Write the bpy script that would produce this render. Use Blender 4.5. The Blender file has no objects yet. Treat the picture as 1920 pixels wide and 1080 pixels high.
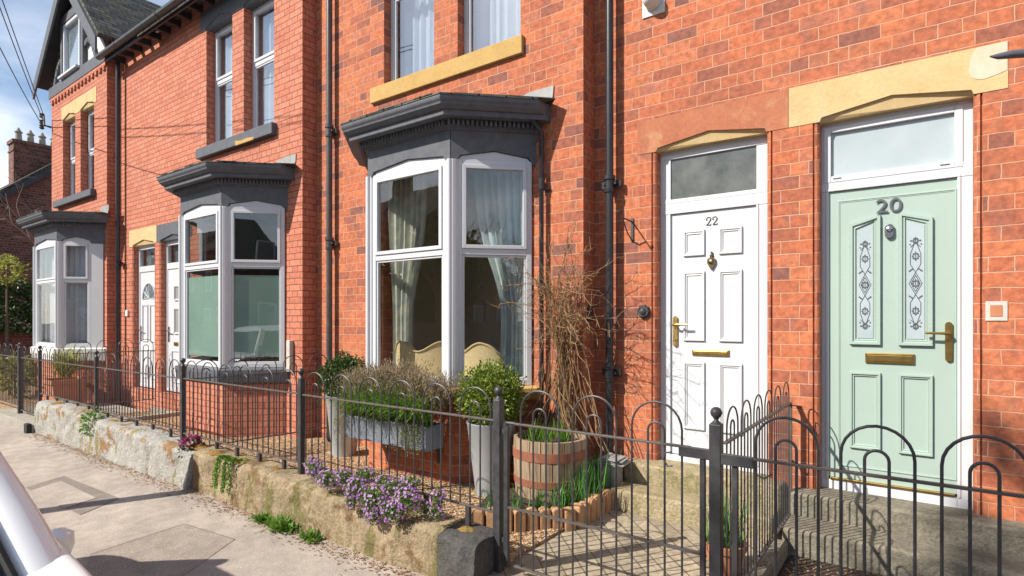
import bpy, bmesh, math, random
from mathutils import Vector, Matrix
R = math.radians
random.seed(7)
sc = bpy.context.scene
col = sc.collection
PI = math.pi

# ------------------------------------------------------------------ camera, world, sun
EYE = 1.62
cam_d = bpy.data.cameras.new('camera'); cam = bpy.data.objects.new('camera', cam_d); col.objects.link(cam)
cam.location = (0, 0, EYE); cam.rotation_euler = (R(90), 0, R(36.1))
cam_d.sensor_width = 36; cam_d.lens = 36*1064/1920; cam_d.shift_y = 58/1920
cam_d.clip_start = 0.05; cam_d.clip_end = 2000
sc.camera = cam
LX, LY, LZ = 0.62, 1.0, -0.94                       # direction sunlight travels
elev = math.atan2(-LZ, math.hypot(LX, LY))
w = bpy.data.worlds.new('World'); sc.world = w; w.use_nodes = True
nt = w.node_tree; nt.nodes.clear()
sky = nt.nodes.new('ShaderNodeTexSky'); sky.sky_type = 'NISHITA'; sky.sun_disc = False
sky.sun_elevation = elev; sky.sun_rotation = math.atan2(-LX, -LY) % (2*PI)
sky.air_density = 1.0; sky.dust_density = 0.6; sky.ozone_density = 1.5
geo = nt.nodes.new('ShaderNodeTexCoord')
mp = nt.nodes.new('ShaderNodeMapping'); mp.inputs['Scale'].default_value = (1.6, 1.6, 4.2); mp.inputs['Location'].default_value = (0.35, 0.2, 0.1)
nz = nt.nodes.new('ShaderNodeTexNoise'); nz.inputs['Scale'].default_value = 1.7; nz.inputs['Detail'].default_value = 9; nz.inputs['Roughness'].default_value = 0.55
rp = nt.nodes.new('ShaderNodeValToRGB'); rp.color_ramp.elements[0].position = 0.42; rp.color_ramp.elements[1].position = 0.62
sep = nt.nodes.new('ShaderNodeSeparateXYZ')
mr = nt.nodes.new('ShaderNodeMapRange'); mr.inputs[1].default_value = 0.42; mr.inputs[2].default_value = 0.16; mr.inputs[3].default_value = 0.25; mr.inputs[4].default_value = 1.0
mul = nt.nodes.new('ShaderNodeMath'); mul.operation = 'MULTIPLY'
mix = nt.nodes.new('ShaderNodeMixRGB'); mix.inputs[2].default_value = (8.2, 8.4, 8.8, 1)
bg = nt.nodes.new('ShaderNodeBackground'); bg.inputs[1].default_value = 0.105
out = nt.nodes.new('ShaderNodeOutputWorld')
L = nt.links.new
L(geo.outputs['Generated'], mp.inputs[0]); L(mp.outputs[0], nz.inputs['Vector']); L(nz.outputs['Fac'], rp.inputs[0])
L(geo.outputs['Generated'], sep.inputs[0]); L(sep.outputs['Z'], mr.inputs[0])
L(rp.outputs[0], mul.inputs[0]); L(mr.outputs[0], mul.inputs[1]); L(mul.outputs[0], mix.inputs[0])
L(sky.outputs[0], mix.inputs[1]); L(mix.outputs[0], bg.inputs[0]); L(bg.outputs[0], out.inputs[0])
sd = bpy.data.lights.new('sun', 'SUN'); sd.energy = 4.8; sd.angle = R(0.5); sd.color = (1.0, 0.94, 0.85)
sun = bpy.data.objects.new('sun', sd); col.objects.link(sun)
sun.rotation_euler = Vector((LX, LY, LZ)).to_track_quat('-Z', 'Y').to_euler()
sc.view_settings.view_transform = 'Standard'; sc.view_settings.look = 'None'; sc.view_settings.gamma = 1
sc.view_settings.exposure = 0.58
sc.render.engine = 'CYCLES'
sc.cycles.max_bounces = 8; sc.cycles.transparent_max_bounces = 16

# ------------------------------------------------------------------ image-calibrated helper
c36, s36 = math.cos(R(36.1)), math.sin(R(36.1))
def ray(u, v):
    r = (u-960)/1064
    return (-s36+c36*r, c36+s36*r, (598-v)/1064)
def atY(u, v, Y):
    a = ray(u, v); t = Y/a[1]; return Vector((a[0]*t, Y, EYE+a[2]*t))
def XY(u, Y): return atY(u, 598, Y).x
def atZ(u, v, Z):
    a = ray(u, v); t = (Z-EYE)/a[2]; return Vector((a[0]*t, a[1]*t, Z))
A, B, C, D = 4.6, 4.388, 4.19, 4.0                  # the four stepped fronts

# ------------------------------------------------------------------ materials
M = {}
def mat(name):
    m = bpy.data.materials.new(name); m.use_nodes = True
    return m, m.node_tree, m.node_tree.nodes['Principled BSDF']
def N(t, k, **kw):
    n = t.nodes.new('ShaderNode'+k)
    for a, b in kw.items(): setattr(n, a, b)
    return n
def ramp(t, stops):
    n = N(t, 'ValToRGB'); e = n.color_ramp.elements
    while len(e) < len(stops): e.new(0.5)
    for i, (p, c) in enumerate(stops): e[i].position = p; e[i].color = (*c, 1)
    return n
def noise(t, scale, detail=4, rough=0.55, vec=None):
    n = N(t, 'TexNoise'); n.inputs['Scale'].default_value = scale; n.inputs['Detail'].default_value = detail; n.inputs['Roughness'].default_value = rough
    if vec is None: vec = N(t, 'TexCoord').outputs['Object']
    t.links.new(vec, n.inputs['Vector']); return n
def mixc(t, f, a, b, mode='MIX'):
    n = N(t, 'MixRGB', blend_type=mode)
    for i, x in enumerate((f, a, b)):
        if hasattr(x, 'is_linked'): t.links.new(x, n.inputs[i])
        elif i == 0: n.inputs[0].default_value = x
        else: n.inputs[i].default_value = (*x, 1)
    return n.outputs[0]
def bump(t, p, h, strength=0.3, dist=0.01):
    b = N(t, 'Bump'); b.inputs['Strength'].default_value = strength; b.inputs['Distance'].default_value = dist
    t.links.new(h, b.inputs['Height']); t.links.new(b.outputs[0], p.inputs['Normal'])
def simple(name, c1, c2=None, rough=0.6, metal=0.0, scale=8, bstr=0.1, bdist=0.004, spec=0.5, bscale=None):
    m, t, p = mat(name)
    c2 = c2 or tuple(x*0.8 for x in c1)
    n = noise(t, scale, 6, 0.6); r = ramp(t, [(0.35, c2), (0.65, c1)])
    t.links.new(n.outputs['Fac'], r.inputs[0]); t.links.new(r.outputs[0], p.inputs['Base Color'])
    p.inputs['Roughness'].default_value = rough; p.inputs['Metallic'].default_value = metal
    p.inputs['Specular IOR Level'].default_value = spec
    if bstr:
        n2 = noise(t, bscale or scale*6, 4); bump(t, p, n2.outputs['Fac'], bstr, bdist)
    M[name] = m; return m
def brick(name, tones, mortar, w_=0.25, h_=0.0935, ms=0.007, grime=0.35, dark=(0.10, 0.06, 0.055), bs=0.55, sq=0.5, rot=0, gs=1.1, mott=0.4, fine=(0.68, 1.12), pale=None):
    m, t, p = mat(name); k = t.links.new
    uv = N(t, 'UVMap').outputs[0]
    if rot:
        mp_ = N(t, 'Mapping'); mp_.inputs['Rotation'].default_value = (0, 0, rot); k(uv, mp_.inputs[0]); uv = mp_.outputs[0]
    n0 = noise(t, 9, 3, 0.6, uv); s_ = N(t, 'VectorMath', operation='SUBTRACT'); s_.inputs[1].default_value = (0.5,)*3
    k(n0.outputs['Color'], s_.inputs[0]); sc_ = N(t, 'VectorMath', operation='SCALE'); sc_.inputs['Scale'].default_value = 0.014
    k(s_.outputs[0], sc_.inputs[0]); ad = N(t, 'VectorMath', operation='ADD'); k(uv, ad.inputs[0]); k(sc_.outputs[0], ad.inputs[1])
    b = N(t, 'TexBrick'); b.offset = 0.5; b.offset_frequency = 2; b.squash = sq; b.squash_frequency = 4
    b.inputs['Color1'].default_value = (0, 0, 0, 1); b.inputs['Color2'].default_value = (1, 1, 1, 1); b.inputs['Mortar'].default_value = (.5, .5, .5, 1)
    b.inputs['Scale'].default_value = 1; b.inputs['Mortar Size'].default_value = ms; b.inputs['Mortar Smooth'].default_value = 0.35
    b.inputs['Brick Width'].default_value = w_; b.inputs['Row Height'].default_value = h_
    k(ad.outputs[0], b.inputs['Vector'])
    r = ramp(t, tones); k(b.outputs['Color'], r.inputs[0])
    n1 = noise(t, 22, 6, 0.65, uv); n2 = noise(t, gs, 4, 0.6, uv)
    g = ramp(t, [(0.36, (fine[0],)*3), (0.62, (fine[1],)*3)]); k(n1.outputs['Fac'], g.inputs[0])
    c1 = mixc(t, 1.0, r.outputs[0], g.outputs[0], 'MULTIPLY')
    n5 = noise(t, 6.5, 5, 0.7, uv); m5 = ramp(t, [(0.52, (0, 0, 0)), (0.68, (mott,)*3)]); k(n5.outputs['Fac'], m5.inputs[0]); c1 = mixc(t, m5.outputs[0], c1, tuple(x*1.9 for x in dark))
    gm = ramp(t, [(0.48, (0, 0, 0)), (0.75, (grime,)*3)]); k(n2.outputs['Fac'], gm.inputs[0])
    c1 = mixc(t, gm.outputs[0], c1, dark)
    if pale:
        n6 = noise(t, 2.8, 4, 0.6, uv); f6 = ramp(t, [(0.42, (0, 0, 0)), (0.66, (0.35,)*3)]); k(n6.outputs['Fac'], f6.inputs[0]); mortar = mixc(t, f6.outputs[0], mortar, pale)
    c2 = mixc(t, b.outputs['Fac'], c1, mortar)
    k(c2, p.inputs['Base Color']); p.inputs['Roughness'].default_value = 0.88; p.inputs['Specular IOR Level'].default_value = 0.25
    iv = N(t, 'Math', operation='SUBTRACT'); iv.inputs[0].default_value = 1; k(b.outputs['Fac'], iv.inputs[1])
    ma = N(t, 'Math', operation='MULTIPLY_ADD'); k(n1.outputs['Fac'], ma.inputs[0]); ma.inputs[1].default_value = 0.45; k(iv.outputs[0], ma.inputs[2])
    ma2 = N(t, 'Math', operation='MULTIPLY_ADD'); k(b.outputs['Color'], ma2.inputs[0]); ma2.inputs[1].default_value = 0.25; k(ma.outputs[0], ma2.inputs[2])
    bump(t, p, ma2.outputs[0], bs, 0.012)
    M[name] = m; return m
def leafy(name, stops, rough=0.5, trans=0.25):
    m, t, p = mat(name)
    g = N(t, 'NewGeometry'); r = ramp(t, stops); t.links.new(g.outputs['Random Per Island'], r.inputs[0]); t.links.new(r.outputs[0], p.inputs['Base Color'])
    p.inputs['Roughness'].default_value = rough; p.inputs['Specular IOR Level'].default_value = 0.35
    tr = N(t, 'BsdfTranslucent'); t.links.new(r.outputs[0], tr.inputs[0]); mx = N(t, 'MixShader'); mx.inputs[0].default_value = trans
    t.links.new(p.outputs[0], mx.inputs[1]); t.links.new(tr.outputs[0], mx.inputs[2])
    t.links.new(mx.outputs[0], t.nodes['Material Output'].inputs[0]); M[name] = m; return m
def glass(name, tint=(1, 1, 1), ior=0.05, rough=0.0):
    m, t, p = mat(name); t.nodes.remove(p)
    tr = N(t, 'BsdfTransparent'); tr.inputs[0].default_value = (*tint, 1)
    gl = N(t, 'BsdfGlossy'); gl.inputs['Roughness'].default_value = rough
    nb = noise(t, 1.3, 2); bp = N(t, 'Bump'); bp.inputs['Strength'].default_value = 0.04; bp.inputs['Distance'].default_value = 0.05
    t.links.new(nb.outputs['Fac'], bp.inputs['Height']); t.links.new(bp.outputs[0], gl.inputs['Normal'])
    lw = N(t, 'LayerWeight'); lw.inputs[0].default_value = 0.5
    pw = N(t, 'Math', operation='POWER'); t.links.new(lw.outputs['Facing'], pw.inputs[0]); pw.inputs[1].default_value = 5
    f = N(t, 'Math', operation='MULTIPLY_ADD'); t.links.new(pw.outputs[0], f.inputs[0]); f.inputs[1].default_value = 1-ior; f.inputs[2].default_value = ior
    mx = N(t, 'MixShader'); t.links.new(f.outputs[0], mx.inputs[0]); t.links.new(tr.outputs[0], mx.inputs[1]); t.links.new(gl.outputs[0], mx.inputs[2])
    t.links.new(mx.outputs[0], t.nodes['Material Output'].inputs[0]); M[name] = m; return m
RT = [(0.0, (0.223, 0.096, 0.077)), (0.09, (0.353, 0.117, 0.069)), (0.28, (0.456, 0.139, 0.071)), (0.6, (0.512, 0.157, 0.074)), (0.85, (0.558, 0.183, 0.084)), (1.0, (0.465, 0.161, 0.095))]
RT2 = [(0.0, (0.485, 0.161, 0.097)), (0.3, (0.538, 0.189, 0.112)), (0.7, (0.582, 0.213, 0.129)), (1.0, (0.563, 0.225, 0.147))]
brick('brick_orange', RT, (0.50, 0.255, 0.15), grime=0.45, ms=0.0042, h_=0.0955, mott=0.5, pale=(0.62, 0.47, 0.36))
brick('brick_red', RT2, (0.19, 0.08, 0.06), grime=0.18, ms=0.0055, w_=0.235, h_=0.079, mott=0.12, fine=(0.8, 1.08))  # mortar coloured dark so it also carries the shadow in the joints
brick('brick_far', [(0.0, (0.10, 0.045, 0.035)), (0.5, (0.2, 0.075, 0.055)), (1.0, (0.27, 0.11, 0.08))], (0.26, 0.2, 0.17), grime=0.6)
brick('slate', [(0, (0.045, 0.048, 0.05)), (0.5, (0.085, 0.09, 0.088)), (1, (0.15, 0.15, 0.13))], (0.012, 0.012, 0.013), w_=0.24, h_=0.12, ms=0.010, sq=1.0, grime=0.6, dark=(0.15, 0.13, 0.06), bs=0.9, gs=2.5)
brick('paving', [(0, (0.27, 0.225, 0.16)), (0.5, (0.35, 0.29, 0.205)), (1, (0.42, 0.35, 0.25))], (0.14, 0.12, 0.08), w_=0.24, h_=0.12, ms=0.006, sq=1.0, rot=R(45), grime=0.35, dark=(0.18, 0.16, 0.1), bs=0.4)
simple('upvc', (0.61, 0.62, 0.635), (0.585, 0.595, 0.61), 0.28, scale=2, bstr=0)
simple('blue_paint', (0.135, 0.14, 0.153), (0.105, 0.111, 0.125), 0.55, scale=14, bstr=0.35, bdist=0.004, bscale=40, spec=0.12)
simple('black_iron', (0.058, 0.056, 0.058), (0.032, 0.031, 0.034), 0.48, scale=18, bstr=0.3, bdist=0.002)
simple('worn_iron', (0.10, 0.092, 0.082), (0.085, 0.066, 0.056), 0.5, scale=14, bstr=0.4, bdist=0.002)
simple('pipe_black', (0.03, 0.031, 0.035), (0.022, 0.022, 0.025), 0.3, scale=9, bstr=0.15)
simple('pipe_grey', (0.09, 0.085, 0.082), (0.06, 0.056, 0.055), 0.35, scale=9, bstr=0.15)
simple('pale_patch', (0.60, 0.52, 0.39), (0.52, 0.45, 0.32), 0.9, scale=20, bstr=0.3)
simple('mortar_pale', (0.58, 0.53, 0.46), (0.45, 0.42, 0.38), 0.9, scale=16, bstr=0.4)
simple('mint_paint', (0.36, 0.455, 0.395), (0.345, 0.435, 0.38), 0.33, scale=2, bstr=0.06, bscale=120)
simple('brass', (0.62, 0.43, 0.14), (0.5, 0.33, 0.10), 0.3, 1.0, scale=20, bstr=0.1)
simple('bronze', (0.26, 0.20, 0.11), (0.16, 0.12, 0.07), 0.35, 1.0, scale=60, bstr=0.1)
simple('chrome', (0.6, 0.6, 0.6), (0.5, 0.5, 0.5), 0.2, 1.0, scale=20, bstr=0)
simple('dark_grey', (0.10, 0.11, 0.13), (0.08, 0.09, 0.105), 0.4, scale=20, bstr=0)
simple('room_wall', (0.62, 0.57, 0.46), (0.58, 0.53, 0.43), 0.9, scale=2, bstr=0)
simple('room_dark', (0.26, 0.26, 0.24), (0.22, 0.22, 0.2), 0.9, scale=2, bstr=0)
simple('curtain_print', (0.62, 0.58, 0.47), (0.35, 0.40, 0.38), 0.9, scale=9, bstr=0)
simple('curtain_blue', (0.50, 0.56, 0.54), (0.40, 0.46, 0.46), 0.9, scale=6, bstr=0)
simple('net_white', (0.66, 0.66, 0.70), (0.58, 0.58, 0.63), 0.9, scale=4, bstr=0)
simple('chair_fabric', (0.62, 0.47, 0.26), (0.56, 0.42, 0.22), 0.85, scale=30, bstr=0.2)
simple('frost', (0.30, 0.43, 0.36), (0.25, 0.38, 0.32), 0.35, scale=2, bstr=0)
simple('frost_grey', (0.42, 0.48, 0.50), (0.36, 0.42, 0.44), 0.16, scale=3, bstr=0)
simple('frost_rough', (0.15, 0.16, 0.15), (0.07, 0.08, 0.075), 0.16, scale=5, bstr=0.22, bdist=0.004, bscale=60, spec=0.9)
simple('zinc', (0.50, 0.54, 0.57), (0.43, 0.47, 0.50), 0.42, 0.4, scale=3, bstr=0.08, bscale=50)
simple('zinc_dull', (0.27, 0.30, 0.35), (0.22, 0.25, 0.30), 0.5, 0.35, scale=3, bstr=0.1, bscale=50)
simple('soil', (0.085, 0.055, 0.035), (0.035, 0.024, 0.017), 1.0, scale=30, bstr=1.0, bdist=0.03, bscale=35)
simple('terracotta', (0.50, 0.20, 0.10), (0.42, 0.16, 0.08), 0.8, scale=8)
simple('wood_fence', (0.22, 0.16, 0.11), (0.15, 0.11, 0.08), 0.8, scale=6)
simple('bark', (0.17, 0.12, 0.08), (0.10, 0.075, 0.05), 0.9, scale=30, bstr=0.6)
simple('twig', (0.33, 0.205, 0.095), (0.20, 0.115, 0.055), 0.8, scale=25, bstr=0)
simple('pale_twig', (0.30, 0.24, 0.18), (0.22, 0.17, 0.13), 0.8, scale=25, bstr=0)
simple('rubber', (0.02, 0.02, 0.02), (0.015, 0.015, 0.015), 0.7, scale=20)
simple('lead', (0.34, 0.34, 0.33), (0.25, 0.25, 0.24), 0.6, scale=12, bstr=0.3)
simple('render_white', (0.70, 0.69, 0.66), (0.62, 0.61, 0.58), 0.85, scale=5)
simple('black_timber', (0.035, 0.037, 0.045), (0.025, 0.026, 0.03), 0.5, scale=6)
simple('edging', (0.45, 0.255, 0.13), (0.36, 0.20, 0.10), 0.9, scale=9, bstr=0.5, bdist=0.01, bscale=35)
simple('litter', (0.33, 0.2, 0.12), (0.2, 0.12, 0.07), 0.9, scale=30)
glass('glass', (0.97, 0.985, 0.98), 0.10)
glass('glass_up', (0.9, 0.95, 0.97), 0.24)
glass('glass_car', (0.2, 0.24, 0.26), 0.10)
leafy('leaf_box', [(0, (0.07, 0.12, 0.012)), (0.5, (0.17, 0.25, 0.03)), (1, (0.32, 0.38, 0.06))], 0.4)
leafy('leaf_dark', [(0, (0.02, 0.05, 0.012)), (0.6, (0.045, 0.095, 0.02)), (1, (0.09, 0.15, 0.03))], 0.4)
leafy('leaf_green', [(0, (0.06, 0.14, 0.015)), (0.5, (0.13, 0.27, 0.03)), (1, (0.24, 0.38, 0.06))], 0.5, 0.35)
leafy('leaf_blade', [(0, (0.06, 0.17, 0.06)), (0.5, (0.11, 0.28, 0.07)), (1, (0.2, 0.38, 0.08))], 0.4, 0.3)
leafy('leaf_yellow', [(0, (0.2, 0.24, 0.03)), (0.5, (0.34, 0.36, 0.06)), (1, (0.48, 0.46, 0.12))], 0.5, 0.35)
leafy('leaf_sage', [(0, (0.14, 0.16, 0.08)), (0.5, (0.24, 0.27, 0.14)), (1, (0.33, 0.36, 0.2))], 0.7, 0.3)
leafy('leaf_aub', [(0, (0.06, 0.12, 0.025)), (0.5, (0.14, 0.23, 0.06)), (1, (0.26, 0.33, 0.12))], 0.6, 0.3)
leafy('heather', [(0, (0.12, 0.11, 0.05)), (0.3, (0.22, 0.17, 0.09)), (0.6, (0.31, 0.21, 0.14)), (0.8, (0.33, 0.22, 0.18)), (1, (0.20, 0.24, 0.09))], 0.8, 0.3)
leafy('purple', [(0, (0.30, 0.10, 0.38)), (0.5, (0.47, 0.21, 0.52)), (1, (0.62, 0.38, 0.64))], 0.6, 0.3)
leafy('crimson', [(0, (0.25, 0.02, 0.10)), (1, (0.5, 0.08, 0.25))], 0.6, 0.3)
leafy('dry', [(0, (0.16, 0.09, 0.05)), (0.5, (0.33, 0.21, 0.13)), (1, (0.48, 0.33, 0.22))], 0.9, 0.1)
leafy('pebbles', [(0, (0.22, 0.125, 0.06)), (0.5, (0.42, 0.27, 0.14)), (0.85, (0.55, 0.38, 0.22)), (1, (0.62, 0.53, 0.42))], 0.8, 0.0)

def mat_gravel():
    m, t, p = mat('gravel'); k = t.links.new
    v = N(t, 'TexVoronoi'); v.inputs['Scale'].default_value = 55; k(N(t, 'TexCoord').outputs['Object'], v.inputs['Vector'])
    s = N(t, 'SeparateColor'); k(v.outputs['Color'], s.inputs[0])
    r = ramp(t, [(0, (0.20, 0.11, 0.05)), (0.4, (0.38, 0.235, 0.115)), (0.75, (0.50, 0.33, 0.17)), (1, (0.60, 0.48, 0.34))]); k(s.outputs[0], r.inputs[0])
    k(r.outputs[0], p.inputs['Base Color']); p.inputs['Roughness'].default_value = 0.85
    iv = N(t, 'Math', operation='SUBTRACT'); iv.inputs[0].default_value = 1; k(v.outputs['Distance'], iv.inputs[1]); bump(t, p, iv.outputs[0], 1.0, 0.02)
    M['gravel'] = m
mat_gravel()
def mat_asphalt(name, c1, c2, c3, fine=140):
    m, t, p = mat(name); k = t.links.new
    n1 = noise(t, 0.9, 6, 0.6); n2 = noise(t, fine, 3, 0.7); n3 = noise(t, 7, 5, 0.6)
    r = ramp(t, [(0.3, c2), (0.55, c1), (0.75, c3)]); k(n1.outputs['Fac'], r.inputs[0])
    g = ramp(t, [(0.3, (0.62,)*3), (0.7, (1.25,)*3)]); k(n2.outputs['Fac'], g.inputs[0])
    c = mixc(t, 1.0, r.outputs[0], g.outputs[0], 'MULTIPLY')
    g3 = ramp(t, [(0.4, (0.86,)*3), (0.65, (1.07,)*3)]); k(n3.outputs['Fac'], g3.inputs[0])
    c = mixc(t, 1.0, c, g3.outputs[0], 'MULTIPLY')
    k(c, p.inputs['Base Color']); p.inputs['Roughness'].default_value = 0.9; p.inputs['Specular IOR Level'].default_value = 0.25
    bump(t, p, n2.outputs['Fac'], 0.55, 0.006); M[name] = m
mat_asphalt('asphalt', (0.44, 0.375, 0.315), (0.33, 0.28, 0.24), (0.49, 0.42, 0.355))
mat_asphalt('asphalt_patch', (0.25, 0.215, 0.185), (0.21, 0.18, 0.155), (0.29, 0.25, 0.215), 110)
mat_asphalt('asphalt_rough', (0.37, 0.315, 0.26), (0.30, 0.255, 0.21), (0.42, 0.355, 0.30), 90)
mat_asphalt('road_tar', (0.16, 0.15, 0.145), (0.12, 0.115, 0.11), (0.2, 0.19, 0.18))
def mat_stone(name, base, base2, stain, moss, stain_lo=0.52, moss_lo=0.55, edge=0.1, rough_b=0.7, dist=0.02, grain=0.66):
    m, t, p = mat(name); k = t.links.new
    tc = N(t, 'TexCoord').outputs['Object']
    n1 = noise(t, 5, 8, 0.65); n2 = noise(t, 3.2, 5, 0.7); n3 = noise(t, 45, 5, 0.65)
    mpn = N(t, 'Mapping'); mpn.inputs['Scale'].default_value = (2.6, 2.6, 0.9); mpn.inputs['Location'].default_value = (3.3, 1.1, 2); k(tc, mpn.inputs[0])
    n4 = noise(t, 2.2, 6, 0.65, mpn.outputs[0])
    r = ramp(t, [(0.3, base2), (0.65, base)]); k(n1.outputs['Fac'], r.inputs[0])
    f = ramp(t, [(stain_lo, (0, 0, 0)), (stain_lo+edge, (0.9,)*3)]); k(n2.outputs['Fac'], f.inputs[0])
    c = mixc(t, f.outputs[0], r.outputs[0], stain)
    f2 = ramp(t, [(moss_lo, (0, 0, 0)), (moss_lo+edge, (0.85,)*3)]); k(n4.outputs['Fac'], f2.inputs[0])
    c = mixc(t, f2.outputs[0], c, moss)
    g = ramp(t, [(0.3, (grain,)*3), (0.65, (1.04+(1-grain)*0.25,)*3)]); k(n3.outputs['Fac'], g.inputs[0])
    c = mixc(t, 1.0, c, g.outputs[0], 'MULTIPLY')
    k(c, p.inputs['Base Color']); p.inputs['Roughness'].default_value = 0.92; p.inputs['Specular IOR Level'].default_value = 0.2
    ad = N(t, 'Math', operation='MULTIPLY_ADD'); k(n1.outputs['Fac'], ad.inputs[0]); ad.inputs[1].default_value = 1.6; k(n3.outputs['Fac'], ad.inputs[2])
    bump(t, p, ad.outputs[0], rough_b, dist); M[name] = m
mat_stone('sandstone_wall', (0.40, 0.315, 0.20), (0.25, 0.19, 0.115), (0.19, 0.115, 0.055), (0.16, 0.145, 0.05), 0.53, 0.53, 0.06, 0.6, 0.03)
mat_stone('white_wall', (0.45, 0.435, 0.40), (0.33, 0.31, 0.27), (0.30, 0.17, 0.065), (0.27, 0.235, 0.09), 0.555, 0.575, 0.025, 0.7, 0.03)
mat_stone('dark_stone', (0.115, 0.108, 0.098), (0.06, 0.058, 0.055), (0.2, 0.13, 0.07), (0.10, 0.095, 0.06), 0.66, 0.6)
mat_stone('step_stone', (0.42, 0.345, 0.215), (0.31, 0.25, 0.15), (0.22, 0.17, 0.10), (0.20, 0.19, 0.075), 0.6, 0.55)
mat_stone('step_dark', (0.27, 0.24, 0.18), (0.17, 0.15, 0.115), (0.27, 0.26, 0.22), (0.12, 0.13, 0.05), 0.6, 0.6)
mat_stone('kerb_stone', (0.42, 0.39, 0.33), (0.33, 0.3, 0.25), (0.3, 0.24, 0.15), (0.25, 0.24, 0.12), 0.6, 0.62)
mat_stone('yellow_stone', (0.52, 0.345, 0.135), (0.45, 0.285, 0.10), (0.36, 0.23, 0.10), (0.47, 0.33, 0.15), 0.62, 0.6, 0.15, 0.35, 0.006, 0.9)
mat_stone('buff_stone', (0.59, 0.435, 0.225), (0.52, 0.37, 0.18), (0.46, 0.33, 0.17), (0.55, 0.43, 0.25), 0.58, 0.55, 0.15, 0.35, 0.006, 0.92)
mat_stone('red_stone', (0.44, 0.165, 0.09), (0.37, 0.135, 0.075), (0.47, 0.24, 0.13), (0.33, 0.12, 0.07), 0.56, 0.58, 0.12, 0.35, 0.006, 0.88)
mat_stone('moss', (0.32, 0.17, 0.05), (0.21, 0.11, 0.035), (0.26, 0.22, 0.05), (0.2, 0.2, 0.05), 0.5, 0.55)
def mat_carpaint():
    m, t, p = mat('silver_paint'); p.inputs['Base Color'].default_value = (0.88, 0.87, 0.85, 1); p.inputs['Metallic'].default_value = 0.15
    p.inputs['Roughness'].default_value = 0.32; p.inputs['Coat Weight'].default_value = 0.9; p.inputs['Coat Roughness'].default_value = 0.03; M['silver_paint'] = m
mat_carpaint()

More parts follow.
